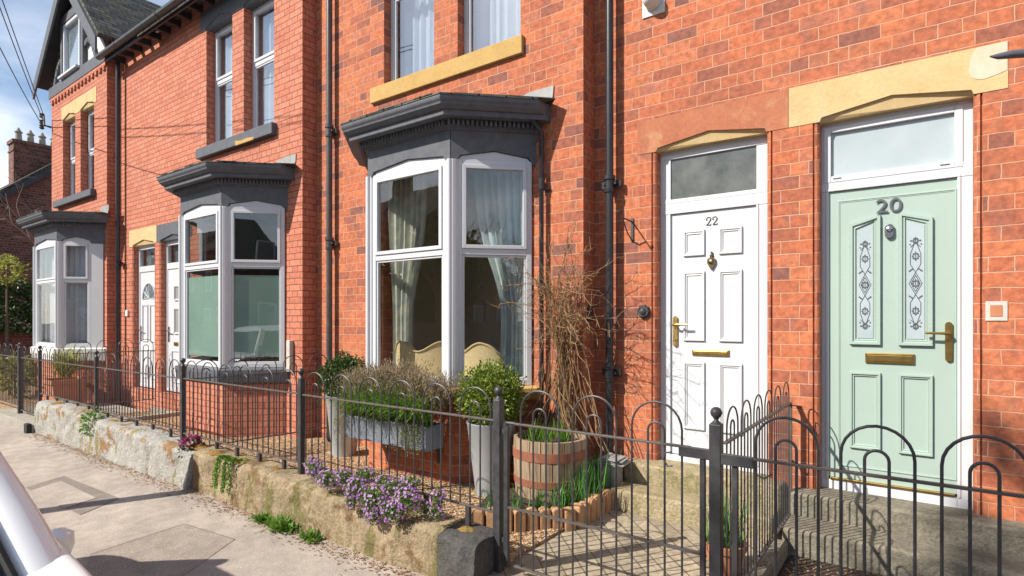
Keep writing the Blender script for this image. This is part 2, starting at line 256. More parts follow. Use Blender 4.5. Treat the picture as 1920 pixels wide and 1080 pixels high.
# ------------------------------------------------------------------ mesh builder
class MB:
    def __init__(s): s.v = []; s.f = []
    def add(s, vs, fs):
        o = len(s.v); s.v += [tuple(p) for p in vs]; s.f += [tuple(i+o for i in f) for f in fs]; return s
    def quad(s, *p): return s.add(p, [tuple(range(len(p)))])
    def box(s, x0, x1, y0, y1, z0, z1):
        x0, x1 = sorted((x0, x1)); y0, y1 = sorted((y0, y1)); z0, z1 = sorted((z0, z1))
        v = [(x0,y0,z0),(x1,y0,z0),(x1,y1,z0),(x0,y1,z0),(x0,y0,z1),(x1,y0,z1),(x1,y1,z1),(x0,y1,z1)]
        return s.add(v, [(0,3,2,1),(4,5,6,7),(0,1,5,4),(1,2,6,5),(2,3,7,6),(3,0,4,7)])
    def obox(s, c, ax, hx, ay, hy, az, hz):
        c, ax, ay, az = Vector(c), Vector(ax).normalized(), Vector(ay).normalized(), Vector(az).normalized()
        v = [c+ax*hx*i+ay*hy*j+az*hz*k for k in (-1, 1) for i, j in ((-1,-1),(1,-1),(1,1),(-1,1))]
        return s.add(v, [(0,3,2,1),(4,5,6,7),(0,1,5,4),(1,2,6,5),(2,3,7,6),(3,0,4,7)])
    def prism(s, pts, d):
        n = len(pts); d = Vector(d); a = [Vector(p) for p in pts]; b = [p+d for p in a]
        s.add(a+b, [tuple(range(n)), tuple(range(2*n-1, n-1, -1))]+[(i+n, (i+1) % n+n, (i+1) % n, i) for i in range(n)]); return s
    def tube(s, path, r, n=6, cap=True):
        P = [Vector(p) for p in path]; k = len(P); rs = r if isinstance(r, (list, tuple)) else [r]*k
        T = []
        for i in range(k):
            t = P[min(i+1, k-1)]-P[max(i-1, 0)]; T.append(t.normalized() if t.length > 1e-9 else Vector((0, 0, 1)))
        u = T[0].cross(Vector((0, 0, 1)) if abs(T[0].z) < 0.9 else Vector((1, 0, 0))).normalized()
        vs = []
        for i in range(k):
            u = (u - T[i]*u.dot(T[i])); u = u.normalized() if u.length > 1e-6 else T[i].orthogonal().normalized()
            w_ = T[i].cross(u)
            for j in range(n):
                a = 2*PI*j/n; vs.append(P[i]+(u*math.cos(a)+w_*math.sin(a))*rs[i])
        fs = [(i*n+j, i*n+(j+1) % n, (i+1)*n+(j+1) % n, (i+1)*n+j) for i in range(k-1) for j in range(n)]
        if cap: fs += [tuple(range(n-1, -1, -1)), tuple((k-1)*n+j for j in range(n))]
        return s.add(vs, fs)
    def lathe(s, c, prof, n=24, axis='z'):
        c = Vector(c); vs = []
        for r, z in prof:
            for j in range(n):
                a = 2*PI*j/n; x, y = r*math.cos(a), r*math.sin(a)
                vs.append(c+Vector((x, y, z) if axis == 'z' else (x, z, y) if axis == 'y' else (z, x, y)))
        k = len(prof)
        fs = [(i*n+j, i*n+(j+1) % n, (i+1)*n+(j+1) % n, (i+1)*n+j) for i in range(k-1) for j in range(n)]
        fs += [tuple(range(n-1, -1, -1)), tuple((k-1)*n+j for j in range(n))]
        return s.add(vs, fs)
    def sphere(s, c, r, n=12, m=8):
        return s.lathe(c, [(max(1e-4, r*math.sin(PI*i/m)), -r*math.cos(PI*i/m)) for i in range(m+1)], n)
    def leaf(s, p, d, up, l, w_):
        d = Vector(d).normalized(); sd_ = d.cross(Vector(up))
        if sd_.length < 1e-4: sd_ = d.orthogonal()
        sd_.normalize(); p = Vector(p); n = sd_.cross(d)
        return s.add([p, p+d*l*0.5+sd_*w_*0.5+n*w_*0.15, p+d*l, p+d*l*0.5-sd_*w_*0.5+n*w_*0.15], [(0, 1, 2, 3)])
    def blade(s, p, d, l, w_, droop=0.5, seg=4):
        p = Vector(p); d = Vector(d).normalized(); sd_ = d.cross(Vector((0, 0, 1)))
        sd_ = sd_.normalized() if sd_.length > 1e-3 else Vector((random.uniform(-1, 1), random.uniform(-1, 1), 0)).normalized()
        vs = []; q = p.copy()
        for i in range(seg+1):
            f = i/seg; ww = w_*(1-f)**0.6*0.5+0.0006
            vs += [q-sd_*ww, q+sd_*ww]; d = (d+Vector((d.x*0.4, d.y*0.4, -1))*droop/seg*f*1.6).normalized(); q = q+d*l/seg
        return s.add(vs, [(2*i, 2*i+1, 2*i+3, 2*i+2) for i in range(seg)])
    def build(s, name, m, parent=None, bevel=0, smooth=False, seg=2, fix=False):
        me = bpy.data.meshes.new(name); me.from_pydata(s.v, [], s.f); me.update()
        uvl = me.uv_layers.new(name='UVMap'); Z = Vector((0, 0, 1))
        for p in me.polygons:
            n = p.normal
            if abs(n.z) > 0.97: t, b = Vector((1, 0, 0)), Vector((0, 1, 0))
            else: t = Z.cross(n).normalized(); b = n.cross(t)
            for li in p.loop_indices:
                co = me.vertices[me.loops[li].vertex_index].co; uvl.data[li].uv = (co.dot(t), co.dot(b))
        if fix or bevel:
            bm = bmesh.new(); bm.from_mesh(me); bmesh.ops.recalc_face_normals(bm, faces=bm.faces); bm.to_mesh(me); bm.free()
        me.materials.append(M[m] if isinstance(m, str) else m)
        if smooth:
            for p in me.polygons: p.use_smooth = True
            try: me.set_sharp_from_angle(angle=R(40))
            except Exception: pass
        o = bpy.data.objects.new(name, me); col.objects.link(o)
        if parent: o.parent = parent
        if bevel:
            b = o.modifiers.new('bevel', 'BEVEL'); b.width = bevel; b.segments = seg; b.limit_method = 'ANGLE'; b.angle_limit = R(35)
        return o
def thing(name, label, cat, loc=(0, 0, 0), group=None):
    o = bpy.data.objects.new(name, None); col.objects.link(o); o.empty_display_size = 0.1
    o['label'] = label; o['category'] = cat
    if group: o['group'] = group
    return o
def tag(o, label, cat, group=None):
    o['label'] = label; o['category'] = cat
    if group: o['group'] = group
    return o
def struct(o): o['kind'] = 'structure'; return o
rnd = random.uniform
def rvec(): 
    while True:
        v = Vector((rnd(-1, 1), rnd(-1, 1), rnd(-1, 1)))
        if 0.05 < v.length < 1: return v.normalized()

# ------------------------------------------------------------------ ground
struct(MB().quad((-300, -300, -0.30), (300, -300, -0.30), (300, 300, -0.30), (-300, 300, -0.30)).build('ground', 'road_tar'))
KY = 0.78
mb = MB()
xs = [-90]+[-30+i*0.5 for i in range(90)]+[60]
ys = [KY+0.12, 1.4, 2.0, 2.62]
def pz(y): return -0.045*(2.55-y)
def grid(mb, xs, ys, zf):
    k = len(ys); mb.add([(x, y, zf(x, y)) for x in xs for y in ys], [(i*k+j, (i+1)*k+j, (i+1)*k+j+1, i*k+j+1) for i in range(len(xs)-1) for j in range(k-1)]); return mb
struct(grid(mb, xs, ys, lambda x, y: pz(y)).build('pavement', 'asphalt'))
struct(MB().quad((-90, -6.2, -0.20), (60, -6.2, -0.20), (60, KY, -0.20), (-90, KY, -0.20)).build('road', 'road_tar'))
mb = MB()
for i in range(70): mb.box(-40+i*0.9, -40+i*0.9+0.892, KY, KY+0.118, -0.29, pz(KY+0.12)+0.002)
struct(mb.build('kerb', 'kerb_stone', bevel=0.01))
struct(MB().box(-90, 60, -8.2, -6.2, -0.29, -0.08).build('far_pavement', 'asphalt_patch'))
# trench reinstatements and ironwork patches in the pavement, sheets 4 mm proud
def patch(name, pts, m, dz=0.004):
    struct(MB().quad(*[(p.x, p.y, pz(p.y)+dz) for p in pts]).build(name, m))
def pav(u, v):
    p = atZ(u, v, 0)
    for _ in range(5): p = atZ(u, v, pz(p.y))
    return p
q = [pav(48, 915), pav(120, 893), pav(225, 935), pav(150, 966)]
patch('trench_patch', [q[0], q[3], q[2], q[1]], 'asphalt_patch')
q = [pav(58, 921), pav(115, 903), pav(180, 935), pav(120, 955)]
patch('pavement_cover', [q[0], q[3], q[2], q[1]], 'asphalt', 0.008)
a_, b_, c_ = pav(170, 1040), pav(345, 983), pav(440, 1012)
def strip(pts, w_):
    mb = MB()
    for p, q in zip(pts, pts[1:]):
        d = (q-p).normalized(); n = Vector((-d.y, d.x, 0))*w_
        mb.quad(*[(r.x, r.y, pz(r.y)+0.004) for r in (p-n, q-n, q+n, p+n)])
    return mb
d_ = pav(330, 1090); e_ = pav(150, 1090)
MB_ = MB().quad(*[(p.x, p.y, pz(p.y)+0.003) for p in (a_, e_, d_, c_, b_)]); struct(MB_.build('trench_patch', 'asphalt_rough', fix=False))
struct(strip([a_, b_, c_], 0.006).build('pavement_joint', 'asphalt_patch'))
struct(strip([pav(70, 838), pav(150, 830)], 0.008).build('pavement_joint', 'asphalt_patch'))
# leaf litter along the wall foot
mb = MB()
for i in range(2600):
    x = rnd(-10.4, -2.1); y = 2.545-abs(random.gauss(0, 0.085)); p = (x, y, pz(y)+0.004)
    a = rnd(0, 2*PI); mb.leaf(p, (math.cos(a), math.sin(a), rnd(-0.05, 0.4)), (0, 0, 1), rnd(0.012, 0.035), rnd(0.008, 0.02))
o = mb.build('leaf_litter', 'dry'); tag(o, 'dry brown leaf litter drifted along the foot of the low wall', 'leaf litter'); o['kind'] = 'stuff'
# front gardens
GZ = 0.12
struct(MB().box(-10.35, -2.1, 2.8, 4.7, -0.28, GZ).build('gravel_bed', 'gravel'))
mb = MB()
def pebble(mb, p, r):
    q = rnd(0, 6.28); a = [(math.cos(q+i*2*PI/5)*r*rnd(.8, 1.1), math.sin(q+i*2*PI/5)*r*rnd(.7, 1)) for i in range(5)]
    mb.add([(p[0]+x, p[1]+y, p[2]) for x, y in a]+[(p[0]+x*.65, p[1]+y*.65, p[2]+r*.75) for x, y in a], [(0,1,6,5),(1,2,7,6),(2,3,8,7),(3,4,9,8),(4,0,5,9),(5,6,7,8,9)])
for i in range(15000):
    x = -2.15-8.1*random.random()**1.6; y = rnd(2.78, 4.3)
    pebble(mb, (x, y, GZ-0.004), rnd(0.007, 0.014))
o = mb.build('gravel', 'pebbles'); tag(o, 'loose golden gravel chippings covering the front gardens', 'gravel'); o['kind'] = 'stuff'
struct(MB().box(-2.098, -0.80, 2.45, 4.7, -0.28, 0.10).build('garden_path', 'paving'))
struct(MB().box(-0.72, 4.0, 2.62, 4.7, -0.28, 0.06).build('soil_bed', 'soil'))
mb = MB()
for i in range(2600):
    x, y = rnd(-0.70, 1.3), rnd(2.8, 4.12); a = rnd(0, 6.28)
    mb.leaf((x, y, 0.063), (math.cos(a), math.sin(a), rnd(0, 0.8)), (0, 0, 1), rnd(0.01, 0.035), rnd(0.006, 0.016))
o = mb.build('bark_mulch', 'dry'); tag(o, 'brown bark chippings over the bare soil below the green door', 'mulch'); o['kind'] = 'stuff'
struct(MB().box(-12.6, -10.352, 2.662, 4.0, -0.28, 0.10).build('garden_path', 'kerb_stone'))
struct(MB().box(-18.5, -12.602, 2.62, 4.0, -0.28, 0.10).build('gravel_bed', 'gravel'))
MB2 = MB().box(-9.45, -9.35, 2.9, 4.1, GZ-0.1, GZ+0.06); MB2.box(-10.3, -9.46, 4.0, 4.08, GZ-0.1, GZ+0.05)
tag(MB2.build('path_edging', 'kerb_stone', bevel=0.01), 'low concrete kerb edging the gravel beside the second bay', 'edging')

# ------------------------------------------------------------------ walls with openings
def wall_front(mb, x0, x1, z0, z1, y, holes):
    """holes: (hx0,hx1,hz0,hz1,depth,chamfer)"""
    holes = [(*h, h[5]+(0.014 if h[5] else 0)) for h in holes]
    X = sorted({x0, x1, *[h[0]-h[6] for h in holes], *[h[1]+h[6] for h in holes]}); Zs = sorted({z0, z1, *[h[2] for h in holes], *[h[3] for h in holes]})
    X = [x for x in X if x0 <= x <= x1]; Zs = [z for z in Zs if z0 <= z <= z1]
    for i in range(len(X)-1):
        for j in range(len(Zs)-1):
            cx, cz = (X[i]+X[i+1])/2, (Zs[j]+Zs[j+1])/2
            if any(h[0]-h[6] < cx < h[1]+h[6] and h[2] < cz < h[3] for h in holes): continue
            mb.quad((X[i], y, Zs[j]), (X[i+1], y, Zs[j]), (X[i+1], y, Zs[j+1]), (X[i], y, Zs[j+1]))
    for a, b, p, q, d, c, e_ in holes:
        if c:
            for u_, v_ in ((a-e_, a-c), (b+c, b+e_)): mb.quad((u_, y, p), ((u_+v_)/2, y+0.022, p), ((u_+v_)/2, y+0.022, q), (u_, y, q)); mb.quad(((u_+v_)/2, y+0.022, p), (v_, y, p), (v_, y, q), ((u_+v_)/2, y+0.022, q))
            for k in range(3):   # rounded nosing
                t0, t1 = k*PI/6, (k+1)*PI/6
                o0, o1 = c*(1-math.sin(t0)), c*(1-math.sin(t1)); e0, e1 = c*(1-math.cos(t0)), c*(1-math.cos(t1))
                mb.quad((a-o0, y+e0, p), (a-o1, y+e1, p), (a-o1, y+e1, q), (a-o0, y+e0, q))
                mb.quad((b+o1, y+e1, p), (b+o0, y+e0, p), (b+o0, y+e0, q), (b+o1, y+e1, q))
        mb.quad((a, y+c, p), (a, y+d, p), (a, y+d, q), (a, y+c, q)); mb.quad((b, y+d, p), (b, y+c, p), (b, y+c, q), (b, y+d, q))
        mb.quad((a-c, y, q), (b+c, y, q), (b, y+d, q), (a, y+d, q)); mb.quad((a-c, y, p), (a, y+d, p), (b, y+d, p), (b+c, y, p))
def side(mb, x, y0, y1, z0, z1): mb.quad((x, y0, z0), (x, y1, z0), (x, y1, z1), (x, y0, z1))
def room(parent, x0, x1, y0, y1, z0, z1, m='room_wall', name='room'):
    mb = MB(); mb.quad((x0, y1, z0), (x0, y1, z1), (x1, y1, z1), (x1, y1, z0))
    mb.quad((x0, y0, z0), (x0, y0, z1), (x0, y1, z1), (x0, y1, z0)); mb.quad((x1, y0, z0), (x1, y1, z0), (x1, y1, z1), (x1, y0, z1))
    mb.quad((x0, y0, z0), (x0, y1, z0), (x1, y1, z0), (x1, y0, z0)); mb.quad((x0, y0, z1), (x1, y0, z1), (x1, y1, z1), (x0, y1, z1))
    return mb.build(name, m, parent)
EAVE = 6.42
def shell(mb, x0, x1, y, yb=11.0, z0=-0.28, z1=EAVE):
    mb.quad((x0, yb, z0), (x0, yb, z1), (x1, yb, z1), (x1, yb, z0))
    mb.quad((x0, y, z1), (x1, y, z1), (x1, yb, z1), (x0, yb, z1))
def roof_main(parent, x0, x1, y, yb=11.0):
    ym = (y+yb)/2; zr = EAVE+(ym-y)*0.72
    mb = MB(); t = 0.06
    for a, b in ((y-0.3, 1), (yb+0.3, -1)):
        mb.prism([(x0, a, EAVE-0.2+0.02), (x0, ym, zr), (x0, ym, zr+t), (x0, a, EAVE-0.18+t)], (x1-x0, 0, 0))
    return mb.build('roof', 'slate', parent)
def gutter(parent, x0, x1, y, z):
    mb = MB(); n = 7
    pr = [(math.cos(PI+i*PI/(n-1))*0.062, math.sin(PI+i*PI/(n-1))*0.062) for i in range(n)]
    pr2 = [(a*0.85, b*0.85+0.004) for a, b in reversed(pr)]
    mb.prism([(x0, y+a, z+b) for a, b in pr+pr2], (x1-x0, 0, 0))
    x = x0+0.8
    while x < x1: mb.prism([(x, y+a*1.1, z+b*1.1) for a, b in pr]+[(x, y+a*0.98, z+b*0.98) for a, b in reversed(pr)], (0.05, 0, 0)); x += 1.8
    g = mb.build('gutter', 'pipe_grey', parent)
    return g
def fascia_eave(parent, x0, x1, y):
    mb = MB(); x = x0+0.1
    while x < x1-0.05: mb.box(x, x+0.06, y-0.24, y+0.02, EAVE-0.16, EAVE-0.06); x += 0.36
    mb.box(x0, x1, y-0.26, y-0.235, EAVE-0.19, EAVE-0.03)
    return mb.build('rafter_ends', 'black_timber', parent)
def downpipe(parent, x, y, z0, z1, r=0.034, m='pipe_black', joints=(2.9,), name='downpipe'):
    mb = MB(); mb.tube([(x, y, z0), (x, y, z1)], r, 14)
    for z in joints:
        mb.lathe((x, y, z), [(r, -0.075), (r+0.010, -0.075), (r+0.012, -0.045), (r+0.004, -0.04), (r+0.004, 0.03), (r+0.016, 0.035), (r+0.016, 0.07), (r, 0.072)], 14)
        mb.box(x-0.09, x+0.09, y+r-0.006, y+r+0.02, z-0.03, z+0.03); mb.tube([(x+0.055, y-0.01, z), (x+0.055, y+r+0.05, z)], 0.012, 6); mb.tube([(x-0.055, y-0.01, z), (x-0.055, y+r+0.05, z)], 0.012, 6)
    return mb.build(name, m, parent, smooth=True)
def lintel(parent, x0, x1, z0, z1, y, arches, m, name='lintel', proud=0.004, rise=0.095, dp=0.036, m2=None):
    """stone head with a shallow pointed, chamfered soffit over each (a,b) opening"""
    yf = y-proud; bot = [(x0, z0)]
    mb = MB(); sp = MB() if m2 else mb
    pts = [(x0, z0)]
    for a, b in arches:
        s_ = 0.055
        pts += [(a, z0), (a+0.012, z0+0.03), ((a+b)/2, z0+rise), (b-0.012, z0+0.03), (b, z0)]
    pts += [(x1, z0), (x1, z1), (x0, z1)]
    # front as strips: split at apex columns to keep polygons convex-ish
    top = z1; line = pts[:-2]
    for (xa, za), (xb, zb) in zip(line, line[1:]):
        if abs(xb-xa) > 1e-5: mb.quad((xa, yf, za), (xb, yf, zb), (xb, yf, top), (xa, yf, top))
    for a, b in arches:
        pl = [(a, z0), (a+0.012, z0+0.03), ((a+b)/2, z0+rise), (b-0.012, z0+0.03), (b, z0)]
        # groove step then splayed soffit
        for (xa, za), (xb, zb) in zip(pl, pl[1:]):
            mb.quad((xa, yf, za), (xa, yf+0.016, za), (xb, yf+0.016, zb), (xb, yf, zb))
            f = lambda zz: z0+(zz-z0)*0.12
            sp.quad((xa, yf+0.016, za), (xa, yf+dp, f(za)-0.002), (xb, yf+dp, f(zb)-0.002), (xb, yf+0.016, zb))
        for i in range(4):
            xa, xb = pl[i][0], pl[i+1][0]; za, zb = z0+(pl[i][1]-z0)*0.12-0.002, z0+(pl[i+1][1]-z0)*0.12-0.002
            sp.quad((xa, yf+dp, za), (xa, yf+0.14, za), (xb, yf+0.14, zb), (xb, yf+dp, zb))
    mb.quad((x0, yf, z0), (x0, yf, z1), (x0, y+0.03, z1), (x0, y+0.03, z0)); mb.quad((x1, yf, z0), (x1, y+0.03, z0), (x1, y+0.03, z1), (x1, yf, z1))
    mb.quad((x0, yf, z1), (x1, yf, z1), (x1, y+0.03, z1), (x0, y+0.03, z1))
    lo = mb.build(name, m, parent)
    if m2: sp.build('lintel_splay', m2, lo)
    return lo

# a framed glazed light in an arbitrary vertical plane
def frame_rect(mb, o, ax, nrm, x0, x1, z0, z1, w_, d, off=0.0, wb=None):
    """rectangular frame; o origin Vector, ax unit along, nrm outward unit; off = outward offset of the frame's face"""
    wb = wb or w_
    def bx(a, b, p, q):
        c = o+ax*((a+b)/2)+nrm*(off-d/2)+Vector((0, 0, (p+q)/2)); mb.obox(c, ax, (b-a)/2, nrm, d/2, (0, 0, 1), (q-p)/2)
    bx(x0, x0+w_, z0, z1); bx(x1-w_, x1, z0, z1); bx(x0+w_, x1-w_, z1-w_, z1); bx(x0+w_, x1-w_, z0, z0+wb)
def pane_quad(o, ax, nrm, x0, x1, z0, z1, off=0.0, t=0.004):
    mb = MB(); c = o+ax*((x0+x1)/2)+nrm*off+Vector((0, 0, (z0+z1)/2)); mb.obox(c, ax, (x1-x0)/2, nrm, t/2, (0, 0, 1), (z1-z0)/2); return mb
EX, EY, EZ = Vector((1, 0, 0)), Vector((0, -1, 0)), Vector((0, 0, 1))
def sash(parent, x0, x1, z0, z1, y, tr=0.58, m_g='glass_up', head=0.05):
    """upvc window with a transom, face at y"""
    o = Vector((0, y, 0)); mb = MB()
    frame_rect(mb, o, EX, EY, x0, x1, z0, z1, 0.055, 0.06, 0, 0.06)
    zt = z0+(z1-z0)*tr
    mb.obox((x0/2+x1/2, y+0.03, zt), EX, (x1-x0)/2-0.055, EY, 0.029, EZ, 0.03)
    frame_rect(mb, o, EX, EY, x0+0.055, x1-0.055, zt+0.03, z1-0.055, 0.04, 0.05, 0.012)
    frame_rect(mb, o, EX, EY, x0+0.055, x1-0.055, z0+0.06, zt-0.03, 0.022, 0.035, -0.01)
    w_ = mb.build('window', 'upvc', parent, bevel=0.005)
    pane_quad(o, EX, EY, x0+0.09, x1-0.09, zt+0.065, z1-0.09, -0.02).build('pane', m_g, w_)
    pane_quad(o, EX, EY, x0+0.075, x1-0.075, z0+0.08, zt-0.05, -0.025).build('pane', m_g, w_)
    return w_
def curtain_mesh(x0, x1, y, z0, z1, waves, amp, pinch=None, n=48, lean=0.0, rows=14):
    mb = MB(); vs = []
    for j in range(rows+1):
        f = j/rows; z = z1+(z0-z1)*f
        for i in range(n+1):
            s_ = i/n; x = x0+(x1-x0)*s_
            if pinch:
                px, pf, pw = pinch; k = math.exp(-((f-pf)/0.32)**2) if f < pf else math.exp(-((f-pf)/0.9)**2)
                x = x*(1-k*pw)+(px+(x-px)*0.35)*(k*pw)
            ph = s_*waves*2*PI
            vs.append((x, y+amp*math.sin(ph)+amp*0.35*math.sin(ph*2.3+1+f*0.8)+lean*f, z))
    mb.add(vs, [(j*(n+1)+i, j*(n+1)+i+1, (j+1)*(n+1)+i+1, (j+1)*(n+1)+i) for j in range(rows) for i in range(n)])
    return mb
def curtain(label, m, *a, group=None, **k):
    o = curtain_mesh(*a, **k).build('curtain', m, smooth=True)
    so = o.modifiers.new('thickness', 'SOLIDIFY'); so.thickness = 0.006
    tag(o, label, 'curtain', group); return o

# ------------------------------------------------------------------ bay windows
def offset_line(yw, xl, xr, p, o, endcut=None):
    """plan outline of the bay offset outward by o, from left wall to right wall"""
    k = o*math.tan(R(22.5)); e = o*math.sqrt(2)
    pts = []
    if endcut is None or e <= endcut:
        pts = [(xl-p-e, yw), (xl-k, yw-p-o), (xr+k, yw-p-o), (xr+p+e, yw)]
        pts = [pts[0], pts[0], pts[1], pts[2], pts[3], pts[3]]
    else:
        c = e-endcut
        pts = [(xl-p-endcut, yw), (xl-p-endcut, yw-c), (xl-k, yw-p-o), (xr+k, yw-p-o), (xr+p+endcut, yw-c), (xr+p+endcut, yw)]
    return pts
def sweep(mb, yw, xl, xr, p, prof, endcut=0.17, close=True):
    rows = [[(x, y, z) for x, y in offset_line(yw, xl, xr, p, o, endcut)] for o, z in prof]
    n = 6; vs = [q for r_ in rows for q in r_]
    fs = [(i*n+j, i*n+j+1, (i+1)*n+j+1, (i+1)*n+j) for i in range(len(rows)-1) for j in range(n-1)]
    if close: fs += [((len(rows)-1)*n+j, (len(rows)-1)*n+j+1, j+1, j) for j in range(n-1)]
    mb.add(vs, fs)
def bay(house, yw, xl, xr, zs, zf, zt, zg, m_brick, p=0.551, kind='clear', fill_right=0.0, foot=0.0):
    """zs stone sill underside, zf frame bottom, zt transom, zg top of glass"""
    dz = zg-3.03
    # brick base
    mb = MB(); sweep(mb, yw, xl, xr, p, [(0.0, -0.2), (0.0, zs), (-0.12, zs), (-0.12, -0.2)]); mb.build('bay_base', m_brick, house, fix=True)
    fr = MB(); arch = MB()
    segs = []
    P = [Vector((xl-p, yw, 0)), Vector((xl, yw-p, 0)), Vector((xr, yw-p, 0)), Vector((xr+p, yw, 0))]
    zfa = zg+0.045            # underside of fascia at posts
    for i in range(3):
        a, b = P[i], P[i+1]; ax = (b-a).normalized(); nrm = Vector((ax.y, -ax.x, 0)); W = (b-a).length
        segs.append((a, ax, nrm, W))
        o = a
        l = 0.055 if i else 0.03; r_ = W-0.055 if i < 2 else W-0.03-fill_right
        off = 0.0
        frame_rect(fr, o, ax, nrm, l, r_, zf, zfa+0.004, 0.05, 0.07, off, 0.055)
        c = o+ax*((l+r_)/2)+nrm*(off-0.034); fr.obox(c+EZ*zt, ax, (r_-l)/2-0.05, nrm, 0.034, EZ, 0.028)
        frame_rect(fr, o, ax, nrm, l+0.05, r_-0.05, zt+0.028, zfa-0.046, 0.035, 0.05, 0.014)   # opening light
        frame_rect(fr, o, ax, nrm, l+0.05, r_-0.05, zf+0.055, zt-0.028, 0.02, 0.04, -0.012)
        # pointed head panel
        m_ = (l+r_)/2; h = 0.085
        pl = [(l+0.01, zfa), (r_-0.01, zfa), (r_-0.04, zfa+0.035), (m_, zfa+h), (l+0.04, zfa+0.035)]
        fr.prism([o+ax*x+EZ*z+nrm*(-0.012) for x, z in pl], nrm*-0.05)
        if fill_right and i == 2:
            fr.obox(o+ax*(r_+fill_right/2)+nrm*-0.03+EZ*((zf+zfa)/2), ax, fill_right/2-0.001, nrm, 0.03, EZ, (zfa-zf)/2)
        # fascia board with matching pointed cut-out
        x_0, x_1 = (0 if i else -0.01), (W if i < 2 else W+0.01)
        line = [(x_0, zfa-0.03), (l-0.012, zfa-0.03), (l+0.03, zfa+0.037), (m_, zfa+h+0.003), (r_-0.03, zfa+0.037), (r_+0.012, zfa-0.03), (x_1, zfa-0.03)]
        zt2 = zfa+0.275
        for (xa, za), (xb, zb) in zip(line, line[1:]):
            arch.prism([o+ax*xa+EZ*za+nrm*0.012, o+ax*xb+EZ*zb+nrm*0.012, o+ax*xb+EZ*zt2+nrm*0.012, o+ax*xa+EZ*zt2+nrm*0.012], nrm*-0.05)
    # corner posts, rounded white mullions
    for q in (P[1], P[2]):
        i_ = q+Vector((0, 0.02, 0)); ht = zfa-zf
        for dx, dy, r_ in ((0, 0.03, 0.05), (-0.042, 0.006, 0.02), (0.034, 0.04, 0.02), (-0.005, -0.012, 0.026)):
            s_ = 1 if q is P[2] else -1
            fr.tube([(q.x+dx*s_, q.y+dy, zf), (q.x+dx*s_, q.y+dy, zfa-0.005)], r_, 10)
    w_ = fr.build('bay_window', 'upvc', house, bevel=0.004)
    fs = arch.build('fascia', 'blue_paint', w_, fix=True)
    for i, (o, ax, nrm, W) in enumerate(segs):
        l = 0.055 if i else 0.03; r_ = W-0.055 if i < 2 else W-0.03-fill_right
        pane_quad(o, ax, nrm, l+0.08, r_-0.08, zt+0.06, zfa-0.08, -0.012).build('pane', 'glass', w_)
        pane_quad(o, ax, nrm, l+0.065, r_-0.065, zf+0.07, zt-0.045, -0.03).build('pane', 'glass', w_)
        if kind == 'frost':
            pane_quad(o, ax, nrm, l+0.065, r_-0.065, zf+0.13, zt-0.13, -0.04).build('privacy_film', 'frost', w_)
    # cornice
    F = zfa+0.262
    prof = [(0.014, F-0.005), (0.03, F), (0.035, F+0.02), (0.05, F+0.03), (0.055, F+0.075), (0.15, F+0.075), (0.185, F+0.073), (0.185, F+0.118), (0.205, F+0.12), (0.236, F+0.148), (0.24, F+0.15), (0.243, F+0.165), (0.258, F+0.185), (0.262, F+0.20), (0.262, F+0.222)]
    mb = MB(); sweep(mb, yw, xl, xr, p, prof+[(0.0, F+0.23)]); 
    for i, (o, ax, nrm, W) in enumerate(segs):      # dentils
        k = -0.02
        while k < W+0.02:
            mb.obox(o+ax*k+nrm*0.075+EZ*(F+0.045), ax, 0.011, nrm, 0.022, EZ, 0.022); k += 0.042
    co = mb.build('cornice', 'blue_paint', w_, fix=True)
    # slated and leaded hip roof
    mb = MB(); sweep(mb, yw, xl, xr, p, [(0.268, F+0.222), (0.268, F+0.234), (-0.05, F+0.30), (-0.4, F+0.36)], close=False)
    rng = random.Random(int(xr*100))
    for i, (o, ax, nrm, W) in enumerate(segs):
        k = 0.02
        while k < W-0.02:
            dw = rng.uniform(0.1, 0.28); mb.obox(o+ax*(k+dw/2)+nrm*0.17+EZ*(F+0.238+rng.uniform(-0.003, 0.004)), ax, dw/2-0.002, nrm, 0.10+rng.uniform(-0.008, 0.006), (0, 0, 1), 0.004); k += dw
    mb.build('bay_roof', 'slate', w_, fix=True)
    mb = MB()
    x_ = xr+p
    mb.prism([(x_-0.25, yw-0.012, F+0.36), (x_+0.13, yw-0.012, F+0.23), (x_+0.2, yw-0.012, F+0.30), (x_+0.21, yw-0.012, F+0.40), (x_-0.05, yw-0.012, F+0.40)], (0, 0.011, 0))
    mb.build('flashing', 'lead', w_)
    # stone sill
    mb = MB(); sweep(mb, yw, xl, xr, p, [(0.02, zs), (0.06, zs+0.02), (0.085, zs+0.10), (0.085, zf-0.012), (0.01, zf-0.002), (-0.14, zf-0.002), (-0.14, zs)])
    return w_, segs, F
def bay_inside(house, yw, xl, xr, zfl, zc, p=0.551, m='room_wall'):
    # window board and ceiling inside the bay
    mb = MB(); pts = [(xl-p+0.1, yw), (xl+0.03, yw-p+0.09), (xr-0.03, yw-p+0.09), (xr+p-0.1, yw)]
    mb.prism([(x, y, zfl) for x, y in pts], (0, 0, 0.03)); mb.build('window_board', m, house, fix=True); mb = MB(); mb.prism([(x, y, zc) for x, y in pts], (0, 0, 0.03)); mb.build('bay_ceiling', m, house, fix=True)

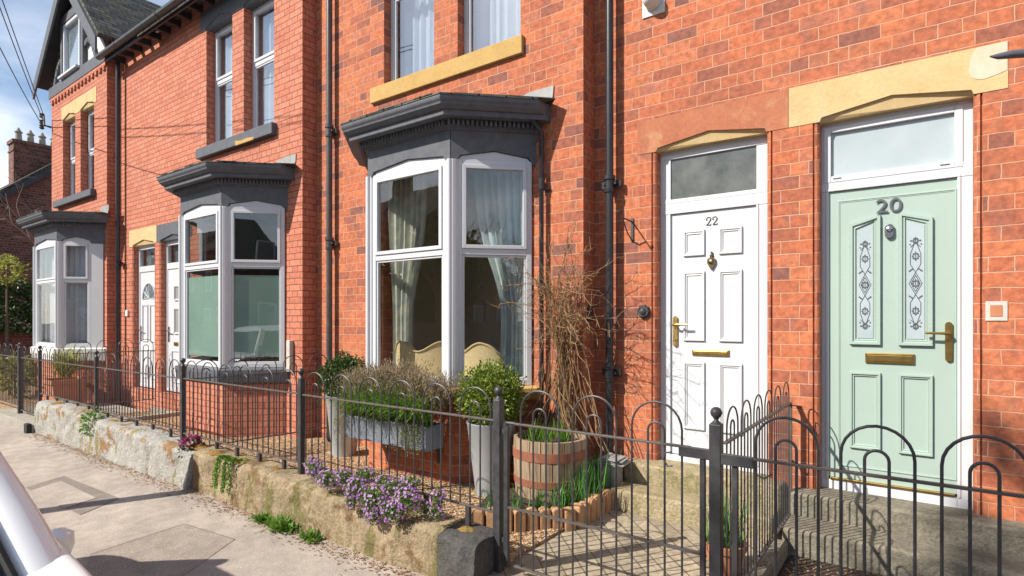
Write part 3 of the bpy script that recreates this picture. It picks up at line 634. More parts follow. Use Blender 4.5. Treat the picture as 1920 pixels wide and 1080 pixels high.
# ------------------------------------------------------------------ house 20 (green door) and 22 (white door)
def opening(u0, u1, Y, v0=None): return XY(u0, Y), XY(u1, Y)
d22 = (XY(1228, A)+0.012, XY(1437, A)); d20 = (XY(1533, A)+0.012, XY(1826, A))
XM = -0.82
h20 = thing('terraced_house', 'orange brick terraced house with the pale green front door at the right', 'house', group='terraced houses in the row')
h22 = thing('terraced_house', 'brick terraced house with the white door numbered 22 and large clear bay window', 'house', group='terraced houses in the row')
h24 = thing('terraced_house', 'red brick terraced house whose bay window has frosted green lower panes', 'house', group='terraced houses in the row')
h26 = thing('terraced_house', 'red brick terraced house with a black and white timber gable at the far end', 'house', group='terraced houses in the row')
Z20, Z22, ZL = 0.385, 0.415, 3.035
mb = MB()
wall_front(mb, XM, 4.2, -0.28, EAVE, A, [(d20[0], d20[1], Z20, ZL+0.10, 0.125, 0.03)]); side(mb, 4.2, A, 11, -0.28, EAVE); shell(mb, XM, 4.2, A)
mb.build('wall', 'brick_orange', h20); roof_main(h20, XM, 4.5, A); gutter(h20, XM, 4.5, A-0.34, EAVE-0.06)
bw = [(XY(720, B), XY(814, B)), (XY(858, B), XY(976, B))]
mb = MB()
XBA, XCB = -2.426, -6.30
wall_front(mb, XBA, XM, -0.28, EAVE, A, [(d22[0], d22[1], Z22, ZL+0.10, 0.125, 0.03)])
b1l, b1r = -4.615, -3.486
wall_front(mb, XCB, XBA, -0.28, EAVE, B, [(bw[0][0], bw[0][1], 4.27, 6.12, 0.11, 0), (bw[1][0], bw[1][1], 4.27, 6.12, 0.11, 0), (b1l-0.42, b1r+0.42, 0.5, 3.25, 0.15, 0)])
side(mb, XBA, B, A, -0.28, EAVE); shell(mb, XCB, XM, B)
mb.build('wall', 'brick_orange', h22); roof_main(h22, XCB, XM, B); gutter(h22, XCB, XM, B-0.34, EAVE-0.06)
side_m = MB(); side_m.box(XY(720, B)-0.2, XY(976, B)+0.04, B-0.04, B+0.08, 4.118, 4.292)
# raised end stools of the yellow sill
sill_o = side_m.build('sill', 'yellow_stone', h22, bevel=0.006)
lintel(h22, XY(720, B)-0.22, XY(976, B)+0.15, 6.02, 6.30, B, bw, 'yellow_stone')
lintel(h22, -2.012, -0.823, ZL, 3.318, A, [d22], 'red_stone', m2='buff_stone')
lintel(h20, -0.819, 0.407, ZL, 3.324, A, [d20], 'buff_stone')
pp = atY(1855, 112, A); mb = MB()
mb.prism([(min(0.403, pp.x+0.10*math.cos(a)*(1.0 if math.cos(a) < 0 else 1.9)), A-0.0065, min(3.322, pp.z-0.01+0.10*math.sin(a)*(1.0 if math.sin(a) < 0 else 1.5)+0.03*math.cos(a))) for a in [i*PI/14 for i in range(28)]], (0, 0.002, 0))
mb.build('repair_patch', 'pale_patch', h20, fix=True)
w1 = sash(h22, bw[0][0], bw[0][1]+0.06, 4.27, 6.04, B+0.10, 0.6); w2 = sash(h22, bw[1][0], bw[1][1]+0.06, 4.27, 6.04, B+0.10, 0.6)
room(h22, -5.6, -2.6, B+0.13, 7.5, 3.9, 6.3)
room(h22, -5.6, -2.5, B+0.12, 6.3, 0.30, 3.32, 'room_wall', 'front_room')
curtain('pale grey voile hanging in the left upper window over the yellow sill', 'net_white', bw[0][0]-0.05, bw[0][1]+0.1, B+0.3, 4.2, 6.1, 7, 0.02)
curtain('bright white voile hanging in the right upper window over the yellow sill', 'net_white', bw[1][0]-0.02, bw[1][1]+0.15, B+0.32, 4.2, 6.1, 8, 0.02)
w1b, segs1, F1 = bay(h22, B, b1l, b1r, 0.86, 1.005, 2.235, 3.03, 'brick_orange')
mb = MB(); sweep(mb, B, b1l, b1r, 0.551, [(0.02, 0.865), (0.055, 0.885), (0.085, 0.95), (0.085, 0.985), (0.01, 1.003), (-0.10, 1.003), (-0.10, 0.865)], endcut=0.06); mb.build('sill', 'yellow_stone', w1b, fix=True)
bay_inside(h22, B, b1l, b1r, 0.955, 3.26)
mb = MB(); mb.tube([(b1r+0.62, B-0.15, F1+0.08), (b1r+0.66, B-0.06, F1-0.02), (b1r+0.66, B-0.055, 0.12)], 0.022, 10)
for z in (2.85, 1.9, 1.1): mb.lathe((b1r+0.66, B-0.055, z), [(0.022, -0.05), (0.03, -0.05), (0.03, 0.05), (0.022, 0.05)], 10)
mb.tube([(b1r+0.66, B-0.055, 2.8), (b1r+0.72, B-0.01, 2.8)], 0.016, 6); mb.build('bay_downpipe', 'pipe_black', h22, smooth=True)
downpipe(h22, XY(1143, A-0.09), A-0.09, 0.13, EAVE-0.1, 0.034, 'pipe_black', (2.80, 1.15, 4.9))
downpipe(h22, XY(617.5, B-0.075), B-0.075, 0.13, EAVE-0.1, 0.036, 'pipe_grey', (3.93, 2.55))

# doors
def mould(mb, x0, x1, z0, z1, y, w_=0.03, d=0.014, peak=None):
    """raised moulding round a panel, sloped section"""
    def ring(i_, yy):
        p = [(x0+i_, yy, z0+i_), (x1-i_, yy, z0+i_)]
        if peak == 'r': p += [(x1-i_, yy, z1-i_), (x0+i_, yy, z1-i_-(x1-x0)*0.24)]
        elif peak == 'l': p += [(x1-i_, yy, z1-i_-(x1-x0)*0.24), (x0+i_, yy, z1-i_)]
        else: p += [(x1-i_, yy, z1-i_), (x0+i_, yy, z1-i_)]
        return p
    rs = [ring(0, y), ring(0.004, y-d), ring(w_*0.45, y-d), ring(w_*0.6, y-d*0.35), ring(w_*0.8, y-d*0.5), ring(w_, y+0.006)]
    vs = [p for r_ in rs for p in r_]; fs = []
    for k in range(len(rs)-1):
        for j in range(4): fs.append((k*4+j, k*4+(j+1) % 4, (k+1)*4+(j+1) % 4, (k+1)*4+j))
    fs.append(tuple(len(vs)-4+j for j in range(4)))
    mb.add(vs, fs)
def text_mesh(txt, size, loc, m, parent, name, bold=0.0, sx=1.0, depth=0.004):
    cu = bpy.data.curves.new(name, 'FONT'); cu.body = txt; cu.size = size; cu.extrude = depth; cu.align_x = 'CENTER'; cu.align_y = 'CENTER'; cu.offset = bold
    tmp = bpy.data.objects.new(name, cu); col.objects.link(tmp)
    bpy.context.view_layer.update(); dg = bpy.context.evaluated_depsgraph_get()
    me = bpy.data.meshes.new_from_object(tmp.evaluated_get(dg)); bpy.data.objects.remove(tmp)
    mx = Matrix.Translation(loc) @ Matrix.Rotation(R(90), 4, 'X') @ Matrix.Diagonal((sx, 1, 1, 1))
    me.transform(mx); me.materials.clear(); me.materials.append(M[m])
    o = bpy.data.objects.new(name, me); col.objects.link(o); o.parent = parent; return o
def lever(parent, x, z, y, m, dirx, zc=None):
    mb = MB(); n = 10
    prof = []
    for i in range(2*n):
        a = i*PI/n; prof.append((x+0.02*math.cos(a), z+(0.105 if math.sin(a) >= 0 else -0.115)+0.02*math.sin(a)))
    mb.prism([(a, y, b) for a, b in prof], (0, -0.008, 0))
    mb.tube([(x, y, z+0.05), (x, y-0.05, z+0.05), (x+dirx*0.02, y-0.056, z+0.05), (x+dirx*0.125, y-0.056, z+0.052)], [0.011, 0.010, 0.010, 0.008], 10)
    mb.lathe((x, y-0.009, z-0.075), [(0.009, 0), (0.009, -0.006)], 12, 'y')
    return mb.build('handle', m, parent, smooth=True, fix=True)
def letterbox(parent, x0, x1, z0, z1, y, m):
    mb = MB(); mb.box(x0, x1, y-0.010, y, z0, z1); mb.box(x0+0.012, x1-0.012, y-0.016, y-0.010, z0+0.012, z1-0.014)
    mb.box(x0+0.006, x1-0.006, y-0.014, y-0.0095, z1-0.012, z1-0.004)
    return mb.build('letterbox', m, parent, bevel=0.003)
YD = A+0.10                                           # face of door frames
def door_frame(parent, x0, x1, z0, z1, lx0, lx1, ltop, lbot, t0, t1):
    mb = MB(); f = 0.07
    mb.box(x0, lx0, YD, YD+f, z0, z1+0.02); mb.box(lx1, x1, YD, YD+f, z0, z1+0.02)
    mb.box(lx0, lx1, YD, YD+f, t1, z1+0.02); mb.box(x0+0.01, x1-0.01, YD-0.004, YD+f, ltop, t0+0.03)
    mb.box(lx0, lx1, YD-0.002, YD+f, z0, lbot)
    for a, b, c_, d_ in ((lx0-0.018, lx0, lbot, ltop), (lx1, lx1+0.018, lbot, ltop)): mb.box(a, b, YD-0.008, YD+0.01, c_, d_)
    mb.box(lx0-0.018, lx1+0.018, YD-0.008, YD+0.01, ltop, ltop+0.018)
    return mb
# --- 20
lx0, lx1 = -0.572, 0.166
fr = door_frame(h20, d20[0]-0.012, d20[1]+0.03, Z20, ZL+0.01, lx0, lx1, 2.545, 0.455, 2.61, 2.985)
frame_rect(fr, Vector((0, YD, 0)), EX, EY, lx0-0.03, lx1+0.03, 2.609, 3.015, 0.045, 0.03, 0.008)
do = fr.build('door_frame', 'upvc', h20, bevel=0.004)
MB().box(lx0+0.005, lx1-0.005, YD+0.02, YD+0.03, 2.64, 2.98).build('fanlight', 'frost_grey', do)
for x in (lx0+0.03, lx1-0.09): MB().box(x, x+0.05, YD-0.012, YD-0.0065, 2.632, 2.638).build('frame_vent', 'dark_grey', do)
mb = MB(); y = YD+0.012
mb.box(lx0, lx1, y, y+0.045, 0.475, 2.543)
mould(mb, lx0+0.055, lx1-0.0, 0.40+0.16, 2.475, y, 0.022, 0.007)
P1, P2 = (-0.442, -0.252), (-0.152, 0.040)
yb = y-0.0035+0.0095
mould(mb, P1[0], P1[1], 1.437, 2.345, y-0.002, 0.045, 0.022, 'r'); mould(mb, P2[0], P2[1], 1.437, 2.345, y-0.002, 0.045, 0.022, 'l')
mould(mb, P1[0], P1[1], 0.70, 1.245, y-0.002, 0.034, 0.018); mould(mb, P2[0], P2[1], 0.70, 1.245, y-0.002, 0.034, 0.018)
door20 = mb.build('door', 'mint_paint', h20); door20['label'] = 'pale green panelled door numbered 20'
letterbox(door20, -0.345, -0.062, 1.312, 1.383, y-0.004, 'brass')
lever(door20, 0.122, 1.475, y-0.008, 'brass', -1)
text_mesh('20', 0.135, (-0.207, y-0.012, 2.398), 'dark_grey', door20, 'house_number', 0.0, 1.18, 0.0025)
mb = MB(); cx, cz = -0.203, 2.225; pts = [(cx+0.027*math.cos(a), y-0.003, cz+(0.02 if math.sin(a) > 0 else -0.02)+0.03*math.sin(a)) for a in [i*PI/10 for i in range(20)]]
mb.prism(pts, (0, -0.022, 0)); db = mb.build('doorbell', 'dark_grey', door20, bevel=0.004)
MB().lathe((cx, y-0.026, cz+0.012), [(0.018, 0), (0.018, -0.004), (0.010, -0.007)], 16, 'y').build('bell_button', 'chrome', door20)
MB().box(lx0+0.01, lx1-0.01, YD-0.012, YD+0.02, 0.457, 0.474).build('weather_bar', 'brass', door20, bevel=0.003)
def motif(mb, cx, z0, z1, y):
    r_ = 0.0022
    H_ = z1-z0; m_ = (z0+z1)/2; wx = 0.036
    def ln(*p): mb.tube([(cx+a, y, b) for a, b in p], r_, 4)
    for s_ in (-1, 1):
        ln((0, m_-0.075), (s_*wx, m_), (0, m_+0.075)); ln((0, m_-0.055), (s_*wx*.7, m_), (0, m_+0.055))
        for t in (-1, 1):
            ln((0, m_+t*0.075), (s_*wx*0.8, m_+t*0.13), (s_*wx*0.8, m_+t*0.2), (s_*wx*0.2, m_+t*0.27))
            ln((s_*wx*0.4, m_+t*0.10), (s_*wx, m_+t*0.08)); ln((0, m_+t*0.28), (s_*wx*0.75, m_+t*0.245))
            for k in range(3): mb.lathe((cx+s_*wx*(0.95-k*0.2), y, m_+t*(0.085+0.006*k)), [(0.005, 0), (0.005, -0.002)], 6, 'y')
            mb.lathe((cx+s_*wx*0.7, y, m_+t*0.29), [(0.006, 0), (0.006, -0.002)], 6, 'y'); mb.lathe((cx+s_*wx*0.85, y, m_+t*0.265), [(0.005, 0), (0.005, -0.002)], 6, 'y')
    for zc, q in ((m_, 0.02), (m_+0.185, 0.02), (m_-0.185, 0.02), (m_+0.29, 0.016), (m_-0.29, 0.016)):
        for k in range(8):
            a = k*PI/4; mb.lathe((cx+math.cos(a)*q*0.8, y, zc+math.sin(a)*q), [(0.0065, 0), (0.0065, -0.002)], 6, 'y')
        ln((0, zc-q*1.6), (0, zc+q*1.6))
gy = y-0.0045
for (a, b), pk in ((P1, 'r'), (P2, 'l')):
    a, b = a+0.047, b-0.047; zt_ = 2.345-0.06; dl = (b-a)*0.24
    zl, zr = (zt_-dl-0.01, zt_-0.0) if pk == 'r' else (zt_, zt_-dl-0.01)
    mb = MB(); mb.prism([(a, gy, 1.484), (b, gy, 1.484), (b, gy, zr), (a, gy, zl)], (0, 0.003, 0)); mb.build('door_pane', 'frost_grey', door20, fix=True)
    mb = MB(); motif(mb, (a+b)/2, 1.52, 2.2, gy-0.001); mb.build('etched_motif', 'dark_grey', door20)
# --- 22
lx0, lx1 = -1.755, -1.068
fr = door_frame(h22, d22[0]-0.012, d22[1]+0.03, Z22, ZL+0.01, lx0, lx1, 2.51, 0.47, 2.60, 2.98)
frame_rect(fr, Vector((0, YD, 0)), EX, EY, -1.845, d22[1]+0.02, 2.598, 3.01, 0.035, 0.03, 0.006)
do = fr.build('door_frame', 'upvc', h22, bevel=0.004)
MB().box(-1.825, -0.985, YD+0.012, YD+0.029, 2.615, 2.985).build('fanlight', 'frost_rough', do)
mb = MB(); mb.box(lx0, lx1, y, y+0.045, 0.478, 2.508)
for (a, b) in ((-1.648, -1.468), (-1.356, -1.173)):
    mould(mb, a, b, 2.143, 2.357, y-0.002, 0.036, 0.016); mould(mb, a, b, 1.436, 2.013, y-0.002, 0.036, 0.016); mould(mb, a, b, 0.70, 1.262, y-0.002, 0.036, 0.016)
door22 = mb.build('door', 'upvc', h22); door22['label'] = 'white panelled door numbered 22'
letterbox(door22, -1.572, -1.275, 1.318, 1.372, y-0.003, 'brass')
for k_, dx in enumerate((-0.027, 0.024)):
    cx_, cz_ = -1.412+dx, 2.42; mb = MB(); P_ = [(-0.017, 0.012), (-0.018, 0.022), (-0.011, 0.031), (0.0, 0.034), (0.011, 0.031), (0.017, 0.022), (0.015, 0.010), (0.006, -0.004), (-0.008, -0.02), (-0.017, -0.031), (-0.004, -0.028), (0.010, -0.032), (0.017, -0.029), (0.019, -0.02)]
    mb.tube([(cx_+a, y-0.003, cz_+b) for a, b in P_], [0.005, 0.0025, 0.0025, 0.0028, 0.0032, 0.004, 0.004, 0.0032, 0.0028, 0.003, 0.004, 0.004, 0.003, 0.002], 6); mb.sphere((cx_-0.015, y-0.003, cz_+0.014), 0.005, 8, 6); mb.build('house_digit', 'black_iron', door22, smooth=True)
mb = MB(); cx, cz = -1.413, 2.08
mb.lathe((cx, y-0.004, cz+0.055), [(0.014, 0.01), (0.016, -0.004), (0.006, -0.012)], 10, 'y')
mb.prism([(cx+x, y-0.006, cz+z) for x, z in ((0, -0.062), (0.02, -0.03), (0.034, 0.0), (0.03, 0.03), (0.012, 0.04), (0, 0.05), (-0.012, 0.04), (-0.03, 0.03), (-0.034, 0.0), (-0.02, -0.03))], (0, -0.014, 0))
mb.lathe((cx, y-0.02, cz+0.005), [(0.022, 0), (0.016, -0.01), (0.004, -0.014)], 10, 'y'); mb.sphere((cx, y-0.012, cz+0.082), 0.010, 8, 6)
mb.build('knocker', 'bronze', door22, fix=True, smooth=True)
lever(door22, -1.715, 1.52, y-0.006, 'brass', 1)
# steps
def steps(x0, x1, zt_, zm, yf1, yf2, label, m):
    mb = MB(); mb.box(x0, x1, yf1, A+0.14, zm-0.02, zt_+0.004); mb.box(x0+0.002, x1-0.002, yf2, A+0.1, -0.1, zm)
    return tag(mb.build('door_step', m, bevel=0.018, seg=3), label, 'step')
steps(-2.06, -0.84, Z22, 0.265, 4.41, 4.13, 'worn pale sandstone double step up to the white door', 'step_stone')
steps(-0.78, 1.9, Z20, 0.232, 4.43, 4.12, 'grey lichen spotted double step under the green door', 'step_dark')
mb = MB()
for i in range(5): mb.obox((-2.1+rnd(-.03, .03), 4.28+rnd(-.03, .03), 0.43+i*0.012), (1, rnd(-.3, .3), 0), 0.12-i*0.008, (rnd(-.2, .2), 1, 0), 0.10, (rnd(-.05, .05), 0, 1), 0.004)
mb.box(-2.17, -2.04, 4.2, 4.36, 0.12, 0.42)
tag(mb.build('slate_stack', 'lead', fix=True), 'pile of broken grey slates on a block beside the white door step', 'slates')

# ------------------------------------------------------------------ house 24 and 26
XDC, XSP = -12.04, XY(294, C)
xD0 = -15.08
cw = [(XY(387, C), XY(435.5, C)), (XY(457, C), XY(514, C))]
c_l, c_r = XY(340, C-0.551)-0.0, XY(417, C-0.551)
dl = (XY(248, C)+0.03, XY(289, C)); dr = (XY(299, C)+0.03, XY(299, C)+0.92)
ZLC = 2.905
mb = MB()
wall_front(mb, XSP, XCB, -0.28, EAVE, C, [(cw[0][0], cw[0][1], 4.18, 6.10, 0.13, 0), (cw[1][0], cw[1][1], 4.18, 6.10, 0.13, 0), (c_l-0.42, c_r+0.42, 0.6, 3.2, 0.15, 0), (dr[0], dr[1], 0.4, ZLC+0.10, 0.2, 0.03)])
side(mb, XCB, C, B+0.01, -0.28, EAVE); shell(mb, XSP, XCB, C)
mb.build('wall', 'brick_red', h24); roof_main(h24, XSP, XCB-0.01, C)
XG = XY(345, C-0.31)
g24 = gutter(h24, XSP, XG, C-0.31, EAVE-0.07); fascia_eave(h24, XSP, XCB, C)
lintel(h24, XY(377.5, C), XY(535, C), 5.965, 6.27, C, cw, 'blue_paint', proud=0.012, rise=0.13)
lintel(h24, XSP+0.003, XY(360, C), ZLC, 3.19, C, [dr], 'blue_paint', proud=0.006)
MB().box(XY(376, C), XY(519, C), C-0.075, C+0.1, 4.035, 4.185).build('sill', 'blue_paint', h24, bevel=0.008)
MB().prism([(XY(441, C-0.08), C-0.078, 4.033), (XY(474, C-0.08), C-0.078, 4.033), (XY(476, C-0.08), C-0.078, 4.065), (XY(462, C-0.08), C-0.078, 4.085), (XY(452, C-0.08), C-0.078, 4.075), (XY(440, C-0.08), C-0.078, 4.10)], (0, 0.02, 0)).build('broken_edge', 'yellow_stone', h24, fix=True)
for a, b in cw: sash(h24, a, b+0.05, 4.18, 5.98, C+0.125, 0.56)
room(h24, -9.2, -6.5, C+0.16, 7.5, 3.9, 6.3); room(h24, -9.4, -6.45, C+0.15, 7.5, 0.3, 3.3, 'room_dark', 'front_room')
curtain('grey voile in the left window above the grey painted sill', 'net_white', cw[0][0]-0.45, cw[0][1]+0.1, C+0.24, 4.1, 6.1, 6, 0.02)
curtain('grey voile in the right window above the grey painted sill', 'net_white', cw[1][0]-0.2, cw[1][1]+0.1, C+0.25, 4.1, 6.1, 6, 0.02)
w2b, segs2, F2 = bay(h24, C, c_l, c_r, 0.80, 1.0, 2.31, 3.0, 'brick_red', kind='frost')
mb = MB(); sweep(mb, C, c_l, c_r, 0.551, [(0.02, 0.80), (0.05, 0.82), (0.07, 0.93), (0.07, 0.975), (0.01, 0.998), (-0.10, 0.998), (-0.10, 0.80)], endcut=0.06); mb.build('sill', 'blue_paint', w2b, fix=True)
bay_inside(h24, C, c_l, c_r, 0.95, 3.22, m='room_dark')
def far_door(house, x0, x1, y, z0, z1, arched):
    fr = MB(); f = 0.06
    fr.box(x0-0.03, x0+f, y, y+0.06, z0, z1+0.02); fr.box(x1-f, x1+0.03, y, y+0.06, z0, z1+0.02)
    fr.box(x0+f, x1-f, y, y+0.06, z1-0.06, z1+0.02); fr.box(x0+f, x1-f, y-0.003, y+0.06, z0+2.03, z0+2.13); fr.box(x0+f, x1-f, y, y+0.06, z0, z0+0.05)
    fo = fr.build('door_frame', 'upvc', house, bevel=0.004)
    MB().box(x0+f, x1-f, y+0.03, y+0.035, z0+2.13, z1-0.06).build('fanlight', 'glass_up', fo)
    mb = MB(); yy = y+0.012; a, b = x0+f, x1-f; mb.box(a, b, yy, yy+0.04, z0+0.05, z0+2.03); wd = b-a
    dbl = []
    if arched:
        for s_ in ((a+wd*.14, a+wd*.44), (a+wd*.56, a+wd*.86)): mould(mb, s_[0], s_[1], z0+0.8, z0+1.45, yy-0.002, 0.03, 0.014); mould(mb, s_[0], s_[1], z0+0.16, z0+0.66, yy-0.002, 0.03, 0.014)
    else:
        for s_ in ((z0+1.5, z0+1.75), (z0+0.95, z0+1.38)): mould(mb, a+wd*.32, a+wd*.68, s_[0], s_[1], yy-0.002, 0.035, 0.02)
        mould(mb, a+wd*.2, a+wd*.8, z0+0.15, z0+0.68, yy-0.002, 0.03, 0.014)
    d_ = mb.build('door', 'upvc', house)
    if arched:
        d_['label'] = 'white door with a leaded fan shaped light'
        pts = [(a+wd*.16, yy-0.004, z0+1.55), (a+wd*.84, yy-0.004, z0+1.55)]+[(a+wd*.5+wd*.34*math.cos(t), yy-0.004, z0+1.55+0.27*math.sin(t)) for t in [i*PI/10 for i in range(1, 10)]]
        MB().prism(pts, (0, 0.003, 0)).build('fan_light', 'glass_up', d_, fix=True)
        mb = MB()
        for t in [i*PI/6 for i in range(7)]: mb.tube([(a+wd*.5, yy-0.008, z0+1.56), (a+wd*.5+wd*.34*math.cos(t), yy-0.008, z0+1.55+0.27*math.sin(t))], 0.006, 4)
        mb.tube([(a+wd*.5+wd*.35*math.cos(t), yy-0.008, z0+1.55+0.28*math.sin(t)) for t in [i*PI/10 for i in range(11)]], 0.012, 5); mb.build('leading', 'upvc', d_)
    else:
        d_['label'] = 'white door with small stacked square lights'
        for s_ in ((z0+1.535, z0+1.715), (z0+0.985, z0+1.345)): MB().box(a+wd*.37, a+wd*.63, yy-0.003, yy, *s_).build('door_pane', 'room_dark', d_)
        letterbox(d_, a+wd*.3, a+wd*.7, z0+0.76, z0+0.82, yy-0.002, 'brass')
    lever(d_, a+0.05, z0+0.95, yy-0.004, 'chrome', 1)
    MB().box(x0+f-0.2, x1+0.3, y+0.1, y+0.12, z0, z1+0.1).build('hall', 'room_dark', fo)
far_door(h24, dr[0], dr[1], C+0.085, 0.42, ZLC, False)
mb = MB()
wall_front(mb, XDC, XSP, -0.28, EAVE, C, [(dl[0], dl[1], 0.4, ZLC+0.10, 0.2, 0.03)])
dw = [(XY(118, D), XY(141, D)), (XY(151, D), XY(176.5, D))]
d_l, d_r = XY(66, D-0.551), XY(108, D-0.551)
wall_front(mb, xD0, XDC, -0.28, EAVE, D, [(dw[0][0], dw[0][1], 4.05, 5.795, 0.13, 0), (dw[1][0], dw[1][1], 4.05, 5.795, 0.13, 0), (d_l-0.42, d_r+0.42, 0.6, 3.2, 0.15, 0)])
side(mb, XDC, D, C+0.01, -0.28, EAVE); side(mb, xD0, D, 11, -0.28, EAVE); shell(mb, xD0, XSP, D)
# corbel course under the gable beam
x = xD0+0.06
while x < XDC-0.08: mb.box(x, x+0.075, D-0.03, D+0.01, 6.16, 6.23); x += 0.19
mb.box(xD0, XDC, D-0.03, D+0.01, 6.23, 6.30)
mb.build('wall', 'brick_red', h26)
far_door(h26, dl[0], dl[1], C+0.085, 0.42, ZLC, True)
lintel(h26, XY(243, C), XSP-0.003, ZLC, 3.2, C, [dl], 'buff_stone', proud=0.006)
lintel(h26, XY(117, D)-0.04, XY(181, D), 5.69, 5.98, D, dw, 'buff_stone', proud=0.006, rise=0.1)
MB().box(XY(108.5, D), XY(180, D), D-0.09, D+0.1, 3.93, 4.055).build('sill', 'blue_paint', h26, bevel=0.008)
for a, b in dw: sash(h26, a, b+0.05, 4.05, 5.7, D+0.125, 0.5)
room(h26, -14.6, -12.2, D+0.16, 7, 3.8, 6.2); room(h26, -14.9, -12.2, D+0.15, 7, 0.3, 3.3, 'room_wall', 'front_room')
w3b, segs3, F3 = bay(h26, D, d_l, d_r, 0.85, 1.1, 2.32, 2.98, 'brick_red', fill_right=0.2)
mb = MB(); sweep(mb, D, d_l, d_r, 0.551, [(0.02, 0.85), (0.05, 0.87), (0.07, 1.0), (0.07, 1.075), (0.01, 1.098), (-0.10, 1.098), (-0.10, 0.85)], endcut=0.06); mb.build('sill', 'render_white', w3b, fix=True)
bay_inside(h26, D, d_l, d_r, 1.05, 3.22)
curtain('white net curtain across the front light of the furthest bay window', 'net_white', d_l-0.1, d_r+0.02, D-0.36, 1.05, 3.1, 12, 0.012)
cm = curtain_mesh(0, 0.78, 0, 1.05, 3.1, 9, 0.015); o = cm.build('curtain', 'net_white', smooth=True); o.location = (d_r-0.06, D-0.40, 0); o.rotation_euler = (0, 0, R(45))
tag(o, 'white net curtain across the angled right light of the furthest bay window', 'curtain')
downpipe(h26, XY(221, C-0.1), C-0.1, 0.1, EAVE-0.12, 0.036, 'pipe_black', (2.62,))
for k_, (a, b) in enumerate(dw): curtain('white net in the %s of the two narrow upper windows under the timber gable' % ('left', 'right')[k_], 'net_white', a-(0.45 if k_ == 0 else 0.12), b+0.08, D+0.25+0.02*k_, 4.0, 5.8, 6, 0.015)
# timber gable
gx, gz0, gap = -13.8, EAVE-0.12, 8.55
mb = MB(); mb.box(xD0, XDC, D-0.02, D+0.05, EAVE, 6.30+0.22)
mb = MB(); mb.prism([(xD0+0.02, D+0.06, 6.42), (XDC-0.02, D+0.06, 6.42), (gx, D+0.06, gap-0.1)], (0, 0.1, 0)); mb.build('gable_panel', 'render_white', h26, fix=True)
mb = MB(); mb.box(xD0-0.05, XDC+0.02, D-0.04, D+0.055, 6.302, 6.52)
for x in (gx-0.62, gx+0.55): mb.box(x-0.05, x+0.05, D-0.02, D+0.058, 6.52, 7.75)
mb.box(gx-0.7, gx+0.65, D-0.03, D+0.057, 7.66, 7.82)
for s_ in (-1, 1):   # curved braces
    pts = [Vector((gx+s_*(0.62+0.55*t), D+0.03, 6.95-0.42*t*t+0.1*math.sin(t*3))) for t in [i/6 for i in range(7)]]
    for p, q in zip(pts, pts[1:]): mb.obox((p+q)/2, q-p, (q-p).length/2+0.01, (0, 1, 0), 0.028, (q-p).cross(Vector((0, 1, 0))), 0.045)
mb.build('gable_timber', 'blue_paint', h26, fix=True)
gw = MB(); frame_rect(gw, Vector((0, D+0.0, 0)), EX, EY, gx-0.5, gx+0.43, 6.53, 7.64, 0.06, 0.055, 0.02); gw.box(gx-0.55, gx+0.48, D-0.10, D+0.0, 6.522, 6.565)
gwo = gw.build('window', 'upvc', h26, bevel=0.004); pane_quad(Vector((0, D, 0)), EX, EY, gx-0.46, gx+0.39, 6.58, 7.6, -0.03).build('pane', 'glass_up', gwo)
MB().box(gx-0.5, gx+0.43, D+0.052, D+0.056, 6.5, 7.65).build('blind', 'net_white', gwo)
slope = 1.03
for s_, ex in ((1, -12.02), (-1, -15.62)):
    d_ = Vector((ex-gx, 0, -(abs(ex-gx))*slope)); n_ = Vector((-d_.z*s_, 0, d_.x*s_)).normalized()
    if n_.z < 0: n_ = -n_
    a = Vector((gx, 0, gap)); b = a+d_
    mb = MB(); mb.prism([a+Vector((0, D-0.15, 0)), b+Vector((0, D-0.15, 0)), b+Vector((0, D-0.15, 0))+n_*0.05, a+Vector((0, D-0.15, 0))+n_*0.05], (0, 6.0, 0)); mb.build('gable_roof', 'slate', h26, fix=True)
    mb = MB(); mb.prism([a+Vector((0, D-0.19, -0.02)), b+Vector((0, D-0.19, -0.02)), b+Vector((0, D-0.19, -0.3)), a+Vector((0, D-0.19, -0.32))], (0, 0.035, 0)); mb.build('bargeboard', 'blue_paint', h26, fix=True)
    mb = MB(); mb.prism([a+Vector((0, D-0.155, -0.005)), b+Vector((0, D-0.155, -0.005)), b+Vector((0, D-0.155, -0.03)), a+Vector((0, D-0.155, -0.03))], (0, 0.24, 0)); mb.build('gable_soffit', 'black_timber', h26, fix=True)
mb = MB(); mb.quad((xD0, D, EAVE), (gx, D+0.2, gap-0.1), (gx, 11, gap-0.1), (xD0, 11, EAVE)); 
g26 = gutter(h26, XDC-0.02, XSP, C-0.31, EAVE-0.07); fascia_eave(h26, XDC+0.15, XSP, C); 
# ------------------------------------------------------------------ wall fittings
p = atY(1226, 12, A); t_ = thing('wall_vent', 'white square wall vent with a rounded cowl high above the white door', 'vent')
MB().box(p.x-0.10, p.x+0.10, A-0.012, A, p.z-0.08, p.z+0.14).build('vent_plate', 'render_white', t_, bevel=0.004)
mb = MB(); mb.lathe((p.x+0.0, A-0.012, p.z+0.035), [(0.068, 0), (0.07, -0.05), (0.066, -0.085), (0.045, -0.12), (0.01, -0.135)], 20, 'y')
mb.lathe((p.x, A-0.012, p.z+0.035), [(0.075, -0.02), (0.078, -0.03), (0.07, -0.034)], 20, 'y'); mb.build('cowl', 'render_white', t_, smooth=True, fix=True)
p = atY(1205, 584, A-0.03); mb = MB()
for k in range(9):
    a = k*2*PI/9
    mb.lathe((p.x+0.042*math.cos(a), A-0.004, p.z+0.042*math.sin(a)), [(0.018, 0), (0.016, -0.018), (0.006, -0.026)], 8, 'y')
mb.lathe((p.x, A-0.002, p.z), [(0.05, 0), (0.048, -0.03), (0.03, -0.03), (0.022, -0.045), (0.006, -0.05)], 14, 'y')
